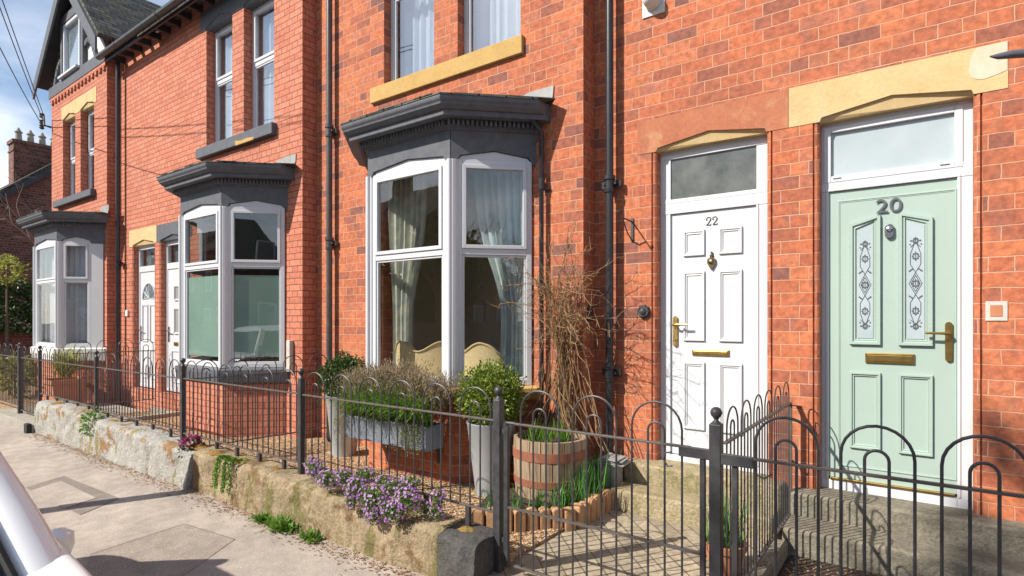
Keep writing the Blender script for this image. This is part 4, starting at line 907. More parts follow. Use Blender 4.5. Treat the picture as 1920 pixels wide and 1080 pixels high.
tag(mb.build('wall_rosette', 'black_iron', smooth=True, fix=True), 'round black cast iron rosette on the brick beside the white door', 'ornament')
p = atY(1160, 405, A); q = atY(1216, 462, A); mb = MB()
bx = XY(1186, A); zb = atY(1186, 440, A).z
mb.box(bx-0.012, bx+0.012, A-0.012, A, zb-0.06, zb+0.14)
mb.tube([(bx, A-0.012, zb+0.11), (bx-0.0, A-0.10, zb+0.115), (bx, A-0.27, zb+0.12), (bx, A-0.29, zb+0.145)], 0.007, 6)
mb.tube([(bx, A-0.012, zb-0.05), (bx, A-0.1, zb+0.0), (bx, A-0.2, zb+0.115)], 0.006, 6); mb.sphere((bx, A-0.29, zb+0.155), 0.012, 8, 6)
tag(mb.build('basket_bracket', 'black_iron'), 'empty black hanging basket bracket beside the white door', 'bracket')
mb = MB(); q = atY(1918, 100, A-0.35); p0 = atY(1856, 106, A-0.42)
mb.tube([p0, p0.lerp(q, 0.25)+Vector((0, 0, -0.004)), p0.lerp(q, 0.6), q, q+Vector((0.15, 0.05, -0.01)), (q.x+0.3, A, q.z-0.02)], [0.004, 0.016, 0.022, 0.024, 0.026, 0.03], 10)
tag(mb.build('iron_bracket', 'dark_grey', smooth=True), 'dark tapered metal arm sticking out from the wall above the green door', 'bracket')
p = atY(1103, 592, A); side_y = (B+A)/2
t_ = thing('key_safe', 'small grey key safe on the brick corner by the bare climber', 'key safe')
MB().box(XBA+0.002, XBA+0.03, side_y-0.04, side_y+0.03, 1.6, 1.74).build('case', 'pipe_grey', t_, bevel=0.008)
mb = MB()
for i in range(4):
    for j in range(2): mb.box(XBA+0.03, XBA+0.034, side_y-0.025+j*0.025, side_y-0.01+j*0.025, 1.635+i*0.022, 1.648+i*0.022)
mb.build('keypad', 'chrome', t_)
p = atY(1868, 583, A); mb = MB(); mb.box(p.x-0.052, p.x+0.052, A-0.007, A+0.01, p.z-0.06, p.z+0.06); o = mb.build('blanking_tile', 'mortar_pale'); 
tag(o, 'small square of pale mortar around an orange tile beside the green door', 'wall patch')
MB().box(p.x-0.03, p.x+0.028, A-0.010, A-0.006, p.z-0.034, p.z+0.036).build('tile', 'terracotta', o)
# meter box on the second bay, door bell at 26
p = atY(545, 700, C-0.05); mb = MB(); mb.box(c_r+0.62, c_r+0.70, C-0.06, C, 0.95, 1.35); tag(mb.build('meter_box', 'mortar_pale', bevel=0.01), 'slim pale plastic box on the brick right of the green frosted bay', 'meter box')
p = atY(240, 588, C); MB().box(p.x-0.03, p.x+0.03, C-0.03, C, p.z-0.06, p.z+0.06)
tag(MB().box(p.x-0.05, p.x+0.05, C-0.03, C, p.z-0.05, p.z+0.06).build('bell_push', 'render_white', bevel=0.01), 'small white bell box on the brick beside the far arched door', 'doorbell')

# ------------------------------------------------------------------ inside the big bay: curtains and wing chairs
curtain('floral cream curtain gathered at the left of the big bay window', 'curtain_print', b1l-0.32, b1l+0.30, B-0.02, 0.98, 3.2, 7, 0.03, pinch=(b1l-0.12, 0.72, 0.8))
curtain('pale blue grey curtain tied back at the right of the big bay window', 'curtain_blue', b1r-0.22, b1r+0.52, B+0.02, 0.98, 3.2, 8, 0.03, pinch=(b1r+0.44, 0.70, 0.85))
mb = MB(); 
def wing_chair(x, yb, rz, label):
    t_ = thing('wing_chair', label, 'armchair', group='cream wing chairs in the bay')
    Rm = Matrix.Translation((x, yb, 0)) @ Matrix.Rotation(rz, 4, 'Z') @ Matrix.Diagonal((1.25, 1.0, 1.0, 1.0))
    def T(mb): mb.v = [tuple(Rm @ Vector(v)) for v in mb.v]; return mb
    # curved back shell with dipping scalloped top; local: back at y=0 facing -y, seat toward +y
    mb = MB(); n = 28; vs = []
    for layer, off in ((0, 0.0), (1, 0.07)):
        for j in range(7):
            for i in range(n+1):
                a = (i/n-0.5)*2; th = a*1.25
                xx = math.sin(th)*(0.35-off*0.8); yy = (1-math.cos(th))*0.36+off
                top = 1.30+0.055*math.cos(a*PI*2)*(1-abs(a)*0.2)*(-1)+0.03-0.16*max(0, abs(a)-0.72)
                vs.append((xx, yy, 0.55+(top-0.55)*j/6))
    m_ = (n+1)*7
    fs = [(j*(n+1)+i, j*(n+1)+i+1, (j+1)*(n+1)+i+1, (j+1)*(n+1)+i) for j in range(6) for i in range(n)]
    fs += [(m_+j*(n+1)+i+1, m_+j*(n+1)+i, m_+(j+1)*(n+1)+i, m_+(j+1)*(n+1)+i+1) for j in range(6) for i in range(n)]
    fs += [(6*(n+1)+i, 6*(n+1)+i+1, m_+6*(n+1)+i+1, m_+6*(n+1)+i) for i in range(n)]+[(i+1, i, m_+i, m_+i+1) for i in range(n)]
    for i in (0, n): fs += [(j*(n+1)+i, (j+1)*(n+1)+i, m_+(j+1)*(n+1)+i, m_+j*(n+1)+i) for j in range(6)]
    mb.add(vs, fs); T(mb).build('backrest', 'chair_fabric', t_, smooth=True, fix=True)
    mb = MB(); mb.tube([(math.sin(a*1.25)*0.352, (1-math.cos(a*1.25))*0.36-0.006, 1.335-0.055*math.cos(a*PI*2)*(1-abs(a)*0.2)-0.16*max(0, abs(a)-0.72)) for a in [(i/n-0.5)*2 for i in range(n+1)]], 0.010, 6); T(mb).build('piping', 'chair_fabric', t_, smooth=True)
    mb = MB(); mb.box(-0.28, 0.28, 0.06, 0.55, 0.62, 0.80); T(mb).build('seat', 'chair_fabric', t_, bevel=0.04)
    for sx in (-0.24, 0.24):
        for sy in (0.1, 0.5): mb = MB(); mb.tube([(sx, sy, 0.32), (sx, sy, 0.63)], [0.015, 0.022], 8); T(mb).build('leg', 'wood_fence', t_)
wing_chair(-4.26, 4.18, R(14), 'cream wing chair seen from behind, the left of two in the bay')
wing_chair(-3.76, 4.30, R(-20), 'cream wing chair seen from behind, the right of two in the bay')

# ------------------------------------------------------------------ low garden walls
def lumpy_wall(name, x0, x1, y0, y1, ztop, m, label, blocks, seed, gd=0.028):
    rng = random.Random(seed); mb = MB(); n = int((x1-x0)/0.022); prof_n = 0
    edges = blocks; vs = []
    def top(x): return ztop(x) if callable(ztop) else ztop
    import mathutils
    for i in range(n+1):
        x = x0+(x1-x0)*i/n
        dj = min([abs(x-e-0.012*math.sin(9*e)) for e in edges]+[9]); groove = gd*math.exp(-(dj/0.016)**2)
        zt_ = top(x)+0.012*math.sin(3*x+seed)
        base = [(y0-0.012, -0.15), (y0-0.004, zt_*0.3), (y0+0.002, zt_*0.75), (y0+0.008, zt_*0.9), (y0+0.028, zt_*0.975), (y0+0.075, zt_), (y1-0.06, zt_), (y1-0.01, zt_-0.02), (y1, zt_-0.06), (y1, -0.15)]
        pr = []
        for (ya, za), (yb, zb), m_ in zip(base, base[1:], (7, 9, 4, 3, 3, 4, 2, 1, 1)):
            pr += [(ya+(yb-ya)*q/m_, za+(zb-za)*q/m_, m_) for q in range(m_)]
        pr.append((y1, -0.15, 1)); prof_n = len(pr)
        for k, (yy, zz, m_) in enumerate(pr):
            nv = mathutils.noise.noise
            nn = nv(Vector((x*2.4, yy*2.4, zz*3+seed)))*0.026+nv(Vector((x*8, yy*8, zz*8+seed)))*0.014+nv(Vector((x*22, yy*22, zz*22+seed)))*0.007
            front, topf = k < 23, 16 < k < 32
            vs.append((x, yy+(groove-nn if front else 0), max(-0.15, zz+(nn*0.8-groove*0.8 if topf else 0))))
    fs = [(i*prof_n+k, (i+1)*prof_n+k, (i+1)*prof_n+k+1, i*prof_n+k+1) for i in range(n) for k in range(prof_n-1)]
    fs += [tuple(range(prof_n-1, -1, -1)), tuple(n*prof_n+k for k in range(prof_n))]
    mb.add(vs, fs); o = mb.build(name, m, smooth=True, fix=True); tag(o, label, 'wall'); return o
def lerp_top(pts):
    def f(x):
        for (a, za), (b, zb) in zip(pts, pts[1:]):
            if a <= x <= b: return za+(zb-za)*(x-a)/(b-a)
        return pts[0][1] if x < pts[0][0] else pts[-1][1]
    return f
lumpy_wall('garden_wall', -10.25, -5.66, 2.535, 2.86, lerp_top([(-10.25, 0.46), (-9, 0.44), (-7.5, 0.40), (-6.5, 0.37), (-5.66, 0.36)]), 'white_wall', 'low garden wall with worn flaking white paint on the left', [-9.3, -8.4, -7.45, -6.55], 3, 0.012)
lumpy_wall('garden_wall', -5.60, -2.42, 2.56, 2.86, lerp_top([(-5.6, 0.38), (-4.5, 0.36), (-3.6, 0.34), (-2.6, 0.31)]), 'sandstone_wall', 'low brown sandstone garden wall with purple flowers hanging over it', [-4.87, -4.36, -3.3], 8, 0.02)
lumpy_wall('gate_pier_stone', -2.40, -2.10, 2.52, 2.84, 0.325, 'dark_stone', 'dark weathered stone block at the end of the wall beside the gate', [], 12)
def moss_cushion(x, y, z, rx, ry, h, seed):
    rng = random.Random(seed); mb = MB(); n, m_ = 16, 5; vs = []
    for j in range(m_+1):
        f = j/m_
        for i in range(n):
            a = 2*PI*i/n; k = (1-f)*(0.8+0.35*rng.random()); vs.append((x+math.cos(a)*rx*k, y+math.sin(a)*ry*k, z+h*math.sin(f*PI/2)+rng.uniform(-.003, .003)))
    mb.add(vs, [(j*n+i, j*n+(i+1) % n, (j+1)*n+(i+1) % n, (j+1)*n+i) for j in range(m_) for i in range(n)])
    o = mb.build('moss_cushion', 'moss', smooth=True); return o
for k, (u, v, rx, lab) in enumerate([(885, 985, 0.09, 'rusty moss cushion on the dark stone block by the gate'), (380, 826, 0.2, 'rusty moss patch on the sandstone wall beside the dark red flowers'), (520, 862, 0.16, 'rusty moss patch on the sandstone wall below the post left of the zinc pot'), (300, 818, 0.22, 'orange moss patch on the right end of the white wall top'), (218, 796, 0.18, 'orange moss patch on the white wall beside the small fern')]):
    p = atY(u, v, 2.72); tag(moss_cushion(p.x, 2.68, {0: 0.300, 1: 0.36, 2: 0.345, 3: 0.345, 4: 0.385}[k], rx, 0.07, 0.03, k), lab, 'moss')

for k, (x, z, rx, lab) in enumerate([(-5.35, 0.372, 0.12, 'rusty moss cushion on the sandstone wall right of the creeper'), (-4.9, 0.366, 0.10, 'small rusty moss cushion on the sandstone wall by a block joint'), (-3.0, 0.322, 0.16, 'wide brown moss cushion on the sandstone wall right of the flowers'), (-9.7, 0.455, 0.2, 'orange moss cushion at the far left end of the white wall')]):
    tag(moss_cushion(x, 2.66, z-0.01, rx, 0.08, 0.03, 70+k), lab, 'moss')
# ------------------------------------------------------------------ bow top railings
FY = 2.72
def hoop(mb, a, b, z0, zs, r_=0.0056, seg=12):
    """inverted U bar from a to b (Vectors at z=0)"""
    c = (a+b)/2; h = (b-a)/2; rad = h.length
    pts = [a+EZ*z0, a+EZ*zs]+[c-h*math.cos(PI*i/seg)+EZ*(zs+rad*math.sin(PI*i/seg)) for i in range(1, seg)]+[b+EZ*zs, b+EZ*z0]
    mb.tube(pts, r_, 6)
def panel(parent, a, b, n, zr=1.0, zb=0.45, zg=None, r_=0.0056, rail_m='worn_iron', lugs=4, zl=0.3, m='black_iron', top=1.07):
    a, b = Vector((*a, 0)), Vector((*b, 0)); d = b-a; s_ = d.length/(4*n); u = d.normalized()
    mb = MB()
    for k in range(n):
        p = [a+u*s_*(4*k+0.5+i) for i in range(4)]
        hoop(mb, p[0], p[3], zb-0.01, top, r_); hoop(mb, p[1], p[2], zb-0.01, zr+0.06, r_)
    mb.build('hoops', m, parent, smooth=True)
    nr = u.cross(EZ)
    for z in (zr, zb): mb = MB(); mb.obox((a+b)/2+EZ*z, u, d.length/2, nr, 0.011, EZ, 0.006); mb.build('rail', rail_m, parent, bevel=0.002)
    if lugs:
        for i in range(lugs):
            p = a+u*d.length*(i+0.8)/(lugs+0.4); mb = MB(); mb.obox(p+EZ*((zb+zl)/2-0.005), u, 0.016, nr, 0.012, EZ, (zb-zl)/2); mb.build('lug', m, parent)
def post(parent, x, y=FY, z0=0.0, top=1.14, w_=0.024, m='black_iron'):
    mb = MB(); mb.box(x-w_, x+w_, y-w_, y+w_, z0, top)
    po = mb.build('post', m, parent, bevel=0.004)
    mb = MB(); mb.lathe((x, y, top), [(w_*1.0, 0), (0.012, 0.014), (0.010, 0.022), (0.016, 0.026), (0.010, 0.03)], 12); mb.sphere((x, y, top+0.052), 0.027, 16, 10)
    mb.build('ball_finial', m, po, smooth=True); return po
PX = [XY(u, FY) for u in (935, 565, 343, 181, 75, 38, 1343)]
rl = thing('railing', 'long run of black bow topped railings along both low garden walls', 'railing', group='bow topped railings')
for x in PX[1:5]: post(rl, x, z0=0.25, w_=0.021)
post(rl, PX[0], z0=-0.1, top=1.135, w_=0.026)
panel(rl, (PX[1]+0.02, FY), (PX[0]-0.02, FY), 6, 1.005, 0.45, lugs=5)
panel(rl, (PX[2]+0.02, FY), (PX[1]-0.02, FY), 6, 1.01, 0.45, lugs=5)
panel(rl, (PX[3]+0.02, FY), (PX[2]-0.02, FY), 7, 1.005, 0.47, lugs=5)
panel(rl, (PX[4]+0.02, FY), (PX[3]-0.02, FY), 6, 1.0, 0.50, lugs=5)
# gate at number 22
GX0, GX1 = PX[0]+0.045, PX[6]-0.045
gt = thing('garden_gate', 'black bow topped iron gate in front of the white door path', 'gate', group='iron garden gates')
panel(gt, (GX0+0.075, FY), (GX1-0.075, FY), 3, 1.0, 0.16, lugs=0, top=1.075)
mb = MB(); mb.box(GX1-0.03, GX1-0.005, FY-0.012, FY+0.012, 0.14, 0.96); mb.build('gate_stile', 'black_iron', gt, bevel=0.003)
mb = MB(); mb.box(GX0, GX0+0.03, FY-0.012, FY+0.012, 0.14, 0.98); mb.tube([(GX0+0.015, FY, 0.97), (GX0+0.02, FY, 1.0), (GX0+0.08, FY, 1.0)], 0.012, 8)
mb.build('gate_stile', 'black_iron', gt, bevel=0.003)
mb = MB(); mb.obox(((GX0+GX1)/2, FY, 0.50), EX, (GX1-GX0)/2-0.03, EY, 0.011, EZ, 0.006); mb.build('rail', 'worn_iron', gt)
mb = MB(); mb.box(GX1-0.13, GX1+0.02, FY-0.018, FY+0.006, 0.955, 1.004); mb.tube([(GX1-0.16, FY-0.02, 0.97), (GX1-0.19, FY-0.03, 0.965), (GX1-0.20, FY-0.03, 0.93), (GX1-0.18, FY-0.03, 0.90), (GX1-0.155, FY-0.03, 0.905)], 0.005, 6); mb.build('latch', 'black_iron', gt, bevel=0.003)
mb = MB()
for z in (0.95, 0.3): mb = MB(); mb.tube([(GX0+0.01, FY, z-0.05), (GX0+0.01, FY, z+0.05)], 0.016, 10); mb.box(GX0-0.03, GX0+0.02, FY-0.012, FY+0.012, z-0.015, z+0.015); mb.build('hinge', 'black_iron', gt)
# railing in front of number 20
rr = thing('railing', 'short black bow topped railing in front of the green door', 'railing', group='bow topped railings')
post(rr, PX[6], z0=-0.1, top=1.128, w_=0.027)
panel(rr, (PX[6]+0.137, FY-0.02), (PX[6]+0.137+0.333*6, FY-0.02), 6, 0.99, 0.10, lugs=0, top=1.065, r_=0.0068)
mb = MB(); mb.box(PX[6]+0.03, PX[6]+0.17, FY-0.034, FY-0.008, 0.948, 0.997)
mb.tube([(PX[6]+0.17, FY-0.035, 0.96), (PX[6]+0.19, FY-0.04, 0.925), (PX[6]+0.22, FY-0.04, 0.915), (PX[6]+0.25, FY-0.04, 0.94)], 0.004, 6); mb.build('latch', 'black_iron', rr, bevel=0.003)
mb = MB(); mb.box(PX[6]+0.075, PX[6]+0.10, FY-0.02, FY+0.005, 0.1, 0.96); mb.build('gate_stile', 'black_iron', rr, bevel=0.003)
# side railing between 22 and 20
rs = thing('railing', 'black bow topped side railing running back to the brick pillar between the two doors', 'railing', group='bow topped railings')
SX = -0.79
panel(rs, (SX, FY+0.12), (SX, 4.47), 6, 1.015, 0.22, lugs=0, top=1.075, r_=0.0046)
mb = MB(); mb.box(SX-0.012, SX+0.012, 4.475, 4.50, 0.2, 1.02); mb.obox((SX+0.02, 4.54, 0.99), (0.3, 1, -0.15), 0.07, (1, 0, 0), 0.018, (0, 0, 1), 0.004); mb.obox((SX+0.02, 4.52, 0.58), (0.3, 1, -0.5), 0.06, (1, 0, 0), 0.016, (0, 0, 1), 0.004)
mb.build('wall_bracket', 'worn_iron', rs)
tag(MB().box(SX-0.05, SX+0.055, FY+0.06, 4.12, -0.1, 0.15).build('path_kerb', 'step_dark', bevel=0.015), 'low mossy stone kerb under the side railing between the two doors', 'kerb stone')
# railing dividing gardens 24/22, and 26/24 side railing
rd = thing('railing', 'black bow topped railing dividing the gardens between the two nearer bays', 'railing', group='bow topped railings')
panel(rd, (PX[2]+0.02, FY+0.05), (-5.97, 4.36), 5, 1.0, 0.28, lugs=0)
re_ = thing('railing', 'black bow topped railing between the two far white doors', 'railing', group='bow topped railings')
panel(re_, (-10.32, FY+0.25), (-10.32, 4.12), 4, 1.1, 0.3, lugs=0, top=1.18)
# left gate and railing by 26
g2 = thing('garden_gate', 'black bow topped iron gate at the far left end of the white wall', 'gate', group='iron garden gates')
panel(g2, (PX[5]+0.06, FY), (PX[4]-0.05, FY), 3, 1.0, 0.16, lugs=0)
rf = thing('railing', 'black bow topped railing beyond the far gate at the left edge', 'railing', group='bow topped railings')
post(rf, PX[5], z0=0.0, top=1.16, w_=0.03); panel(rf, (PX[5]-6.3, FY), (PX[5]-0.03, FY), 18, 1.0, 0.22, lugs=0)
tag(MB().box(-19, -10.28, 2.50, 2.66, -0.2, 0.112).build('path_kerb', 'kerb_stone', bevel=0.012), 'pale stone kerb along the pavement beside the far gate', 'kerb stone')
tag(MB().box(-10.42, -10.28, 2.44, 2.50, -0.05, 0.13).build('rubber_block', 'rubber', bevel=0.012), 'small black block at the foot of the white wall', 'block')

# ------------------------------------------------------------------ plants
def ball(mb, c, r, n, l, w_, seed, sq=1.0, lump=0.12, inner=0.55):
    rng = random.Random(seed); c = Vector(c); import mathutils
    for i in range(n):
        while True:
            d = Vector((rng.uniform(-1, 1), rng.uniform(-1, 1), rng.uniform(-1, 1)))
            if 0.1 < d.length < 1: break
        d.normalize(); k = 1+lump*2*mathutils.noise.noise(d*2.6+Vector((seed, 0, 0)))+lump*mathutils.noise.noise(d*7+Vector((0, seed, 0)))
        rr_ = r*k*(inner+(1-inner)*rng.random()**0.45)*(1+0.06*rng.random()); p = c+Vector((d.x*rr_, d.y*rr_, d.z*rr_*sq))
        dd = (d*0.8+Vector((rng.uniform(-1, 1), rng.uniform(-1, 1), rng.uniform(-.6, 1)))*0.9)
        mb.leaf(p, dd, (rng.uniform(-1, 1), rng.uniform(-1, 1), rng.uniform(-1, 1)), l*rng.uniform(0.7, 1.3), w_*rng.uniform(0.7, 1.3))
def zinc_pot(x, y, z0, h, rt, rb, label, cz, cr, seed, lm):
    t_ = thing('potted_shrub', label, 'potted plant', group='clipped shrubs in zinc pots')
    MB().lathe((x, y, z0), [(rb*0.98, 0), (rb, 0.01), (rt, h-0.02), (rt+0.006, h-0.012), (rt+0.006, h), (rt-0.01, h), (rt-0.014, h-0.06)], 36).build('pot', 'zinc', t_, smooth=True)
    MB().lathe((x, y, z0+h-0.06), [(0.01, 0), (rt-0.013, 0.0), (rt-0.014, 0.002)], 20).build('soil', 'soil', t_)
    mb = MB()
    for k in range(7): a = k*0.9; mb.tube([(x+0.03*math.cos(a), y+0.03*math.sin(a), z0+h-0.06), (x+0.08*math.cos(a), y+0.08*math.sin(a), cz), (x+0.16*math.cos(a), y+0.16*math.sin(a), cz+0.1)], [0.008, 0.005, 0.002], 5)
    mb.build('stem', 'bark', t_)
    mb = MB(); ball(mb, (x, y, cz), cr*0.80, 900, 0.045, 0.03, seed+1, 0.9, inner=0.2); ball(mb, (x, y, cz), cr, 4200, 0.03, 0.018, seed, 0.95, 0.16)
    mb.build('foliage', lm, t_)
zinc_pot(-3.02, 3.84, GZ, 0.62, 0.21, 0.135, 'bright yellow green clipped shrub in a tall zinc pot nearest the gate', 0.96, 0.27, 5, 'leaf_box')
zinc_pot(-5.20, 3.98, GZ, 0.66, 0.195, 0.13, 'dark green clipped shrub in a tall zinc pot left of the trough', 0.97, 0.245, 9, 'leaf_dark')
# zinc trough with heather and grasses
t_ = thing('planter_trough', 'long grey metal trough of heather and trailing grasses under the big bay', 'planter')
tx0, tx1, ty0, ty1, tz0, tz1 = -4.52, -3.43, 3.46, 3.68, 0.49, 0.70
mb = MB(); mb.box(tx0, tx1, ty0, ty0+0.012, tz0, tz1); mb.box(tx0, tx1, ty1-0.012, ty1, tz0, tz1); mb.box(tx0, tx0+0.012, ty0+0.012, ty1-0.012, tz0, tz1); mb.box(tx1-0.012, tx1, ty0+0.012, ty1-0.012, tz0, tz1); mb.box(tx0+0.012, tx1-0.012, ty0+0.012, ty1-0.012, tz0, tz0+0.012)
mb.box(tx0-0.006, tx1+0.006, ty0-0.006, ty0+0.001, tz1-0.02, tz1+0.004); mb.build('trough', 'zinc_dull', t_, bevel=0.003)
for x in (tx0+0.2, tx1-0.2): mb = MB(); mb.box(x-0.015, x+0.015, ty0+0.02, B-0.551, tz0-0.018, tz0-0.003); mb.box(x-0.015, x+0.015, B-0.551-0.012, B-0.551, tz0-0.2, tz0); mb.build('support_bracket', 'black_iron', t_)
MB().box(tx0+0.013, tx1-0.013, ty0+0.013, ty1-0.013, tz1-0.05, tz1-0.02).build('soil', 'soil', t_)
mb = MB(); rng = random.Random(4)
for i in range(3600):
    x = rng.uniform(tx0-0.10, tx1+0.06); y = rng.uniform(ty0+0.03, ty1+0.12); hh = 0.42+0.05*math.sin(x*6)+rng.uniform(-0.05, 0.07)-0.10*max(0, x+3.75)
    p = Vector((x, y, tz1-0.02)); d = Vector((rng.uniform(-.4, .4), rng.uniform(-.4, .35), 1)).normalized(); base = p+d*hh*rng.uniform(0.45, 1.0)
    for k in range(4): mb.leaf(base+d*0.02*k, d+Vector((rng.uniform(-.8, .8), rng.uniform(-.8, .8), rng.uniform(-.2, .5))), (rng.uniform(-1, 1), 1, rng.uniform(-1, 1)), rng.uniform(0.02, 0.045), rng.uniform(0.006, 0.011))
mb.build('heather', 'heather', t_)
mb = MB()
for i in range(1300):
    x = rng.choice([rng.gauss(-4.15, 0.2), rng.gauss(-4.1, 0.16), rng.gauss(-3.62, 0.09)]); x = min(max(x, tx0), tx1); y = rng.uniform(ty0, ty0+0.14)
    mb.blade((x, y, tz1-0.02), (rng.uniform(-.6, .6), rng.uniform(-.9, .1), 1), rng.uniform(0.22, 0.5), rng.uniform(0.008, 0.014), rng.uniform(0.9, 2.4), 6)
mb.build('grass_blades', 'leaf_green', t_)
mb = MB()
for i in range(210):
    x = rng.choice([rng.gauss(-3.60, 0.09), rng.gauss(-3.58, 0.07), rng.uniform(tx0, tx1), rng.gauss(-4.55, 0.05)]); z = tz1+rng.uniform(-0.02, 0.12); y = ty0-0.01; p = Vector((x, y, z))
    l_ = rng.uniform(0.08, 0.30)
    for k in range(int(l_/0.012)):
        p = p+Vector((rng.uniform(-.005, .005), -0.003*math.exp(-k*0.3)*3+rng.uniform(-.002, .002), -0.012))
        mb.leaf(p, (rng.uniform(-1, 1), -rng.random(), rng.uniform(-.6, .5)), (0, rng.uniform(-1, 1), 1), rng.uniform(0.014, 0.026), 0.007)
mb.build('trailing_stems', 'leaf_sage', t_)

# half barrel with daffodil shoots
bx, by, bz, bh, br = -2.50, 3.96, 0.20, 0.46, 0.30
t_ = thing('half_barrel', 'weathered oak half barrel with rusty hoops and green shoots by the brick corner', 'planter')
m_, tt, pp_ = mat('oak'); nn = N(tt, 'TexCoord'); mp_ = N(tt, 'Mapping'); mp_.inputs['Scale'].default_value = (18, 18, 1.2); tt.links.new(nn.outputs['Object'], mp_.inputs[0])
n_ = noise(tt, 2.5, 6, 0.6, mp_.outputs[0]); r_ = ramp(tt, [(0.3, (0.17, 0.115, 0.07)), (0.5, (0.30, 0.215, 0.135)), (0.7, (0.40, 0.30, 0.195))]); tt.links.new(n_.outputs['Fac'], r_.inputs[0]); tt.links.new(r_.outputs[0], pp_.inputs['Base Color']); pp_.inputs['Roughness'].default_value = 0.85; bump(tt, pp_, n_.outputs['Fac'], 0.4, 0.006); M['oak'] = m_
mb = MB(); ns = 20
def brad(f): return br*(0.86+0.14*math.sin(PI*(0.18+f*0.42)))
for k in range(ns):
    a0, a1 = 2*PI*k/ns+0.012, 2*PI*(k+1)/ns-0.012; vs = []
    for j in range(7):
        f = j/6; ro = brad(f); 
        for a, rr_ in ((a0, ro-0.025), (a0, ro), ((a0+a1)/2, ro+0.004), (a1, ro), (a1, ro-0.025)): vs.append((bx+math.cos(a)*rr_, by+math.sin(a)*rr_, bz+bh*f))
    fs = [(j*5+i, j*5+(i+1) % 5, (j+1)*5+(i+1) % 5, (j+1)*5+i) for j in range(6) for i in range(5)]+[(4, 3, 2, 1, 0), (30, 31, 32, 33, 34)]
    mb.add(vs, fs)
mb.build('staves', 'oak', t_, fix=True)
simple('rust_band', (0.33, 0.125, 0.07), (0.24, 0.085, 0.05), 0.75, 0.2, scale=18, bstr=0.3)
for f0, f1 in ((0.66, 0.82), (0.22, 0.34)):
    MB().lathe((bx, by, 0), [(brad(f0)-0.003, bz+bh*f0), (brad(f0)+0.007, bz+bh*f0), (brad(f1)+0.007, bz+bh*f1), (brad(f1)-0.003, bz+bh*f1)], 40).build('hoop', 'rust_band', t_, smooth=True)
MB().lathe((bx, by, bz+bh-0.05), [(0.01, 0.02), (0.15, 0.012), (br-0.03, 0.0), (br-0.03, -0.02)], 24).build('soil', 'soil', t_)
mb = MB(); rng = random.Random(11)
for i in range(170):
    cx_, cy_ = rng.choice([(-0.1, -0.1), (0.12, 0.0), (-0.02, 0.12), (0.05, -0.14), (-0.16, 0.03)]); p = (bx+cx_+rng.gauss(0, 0.025), by+cy_+rng.gauss(0, 0.025), bz+bh-0.05)
    mb.blade(p, (rng.uniform(-.35, .35), rng.uniform(-.35, .35), 1), rng.uniform(0.09, 0.2), rng.uniform(0.006, 0.011), rng.uniform(0.1, 0.7))
mb.build('shoots', 'leaf_green', t_)
# flower bed edged with rope top stones
t_ = thing('flower_bed', 'small raised bed edged with orange brown stones beside the path', 'flower bed')
edge = [Vector((-2.62, 3.10, 0)), Vector((-2.36, 3.25, 0)), Vector((-2.06, 3.60, 0)), Vector((-2.04, 4.36, 0))]
MB().prism([(e.x-0.04, e.y+0.04, 0.0) for e in edge]+[(-2.35, 4.36, 0.0), (-2.9, 3.7, 0.0)], (0, 0, 0.205)).build('soil', 'soil', t_, fix=True)
for a, b in zip(edge, edge[1:]):
    L_ = (b-a).length; n_ = max(2, round(L_/0.088)); u = (b-a).normalized(); nr = Vector((u.y, -u.x, 0))
    for k in range(n_):
        c_ = a+u*L_*(k+0.5)/n_; hh = 0.27+rnd(-.015, .012); wv = L_/n_*0.46
        mb = MB(); vs = []
        prof = [(-1, 0.02), (-1, hh*0.9), (-0.8, hh*0.98), (0, hh), (0.8, hh*0.97), (1, hh*0.88), (1, 0.02)]
        vs = [c_+u*wv*x+EZ*z+nr*(-0.035) for x, z in prof]
        mb.prism(vs, nr*(0.07+rnd(-.008, .008))); mb.build('edging_stone', 'edging', t_, bevel=0.014, seg=3)
mb = MB(); rng = random.Random(21)
for i in range(420):
    p = (rng.gauss(-2.2, 0.07), rng.gauss(4.02, 0.13), 0.2); mb.blade(p, (rng.uniform(-.3, .3), rng.uniform(-.35, .3), 1), rng.uniform(0.16, 0.36), rng.uniform(0.006, 0.012), rng.uniform(0.05, 0.5))
for i in range(170):
    cx_, cy_ = rng.choice([(-2.3, 3.5), (-2.42, 3.36), (-2.55, 3.28), (-2.25, 3.72)]); mb.blade((rng.gauss(cx_, 0.03), rng.gauss(cy_, 0.03), 0.2), (rng.uniform(-.35, .35), rng.uniform(-.35, .35), 1), rng.uniform(0.07, 0.22), rng.uniform(0.007, 0.013), rng.uniform(0.1, 0.8))
mb.build('daffodil_leaves', 'leaf_blade', t_)
# pot of shoots by the side railing
t_ = thing('potted_plant', 'terracotta pot of tall green daffodil leaves behind the side railing', 'potted plant')
MB().lathe((-0.98, 3.52, 0.10), [(0.085, 0), (0.115, 0.14), (0.125, 0.14), (0.13, 0.18), (0.115, 0.18), (0.11, 0.15)], 24).build('pot', 'terracotta', t_, smooth=True)
MB().lathe((-0.98, 3.52, 0.24), [(0.01, 0.01), (0.112, 0.0), (0.112, -0.01)], 16).build('soil', 'soil', t_)
mb = MB()
for i in range(190): mb.blade((rng.gauss(-0.98, 0.045), rng.gauss(3.52, 0.045), 0.24), (rng.uniform(-.3, .3), rng.uniform(-.3, .3), 1), rng.uniform(0.15, 0.36), rng.uniform(0.006, 0.011), rng.uniform(0.05, 0.5))
mb.build('leaves', 'leaf_blade', t_)
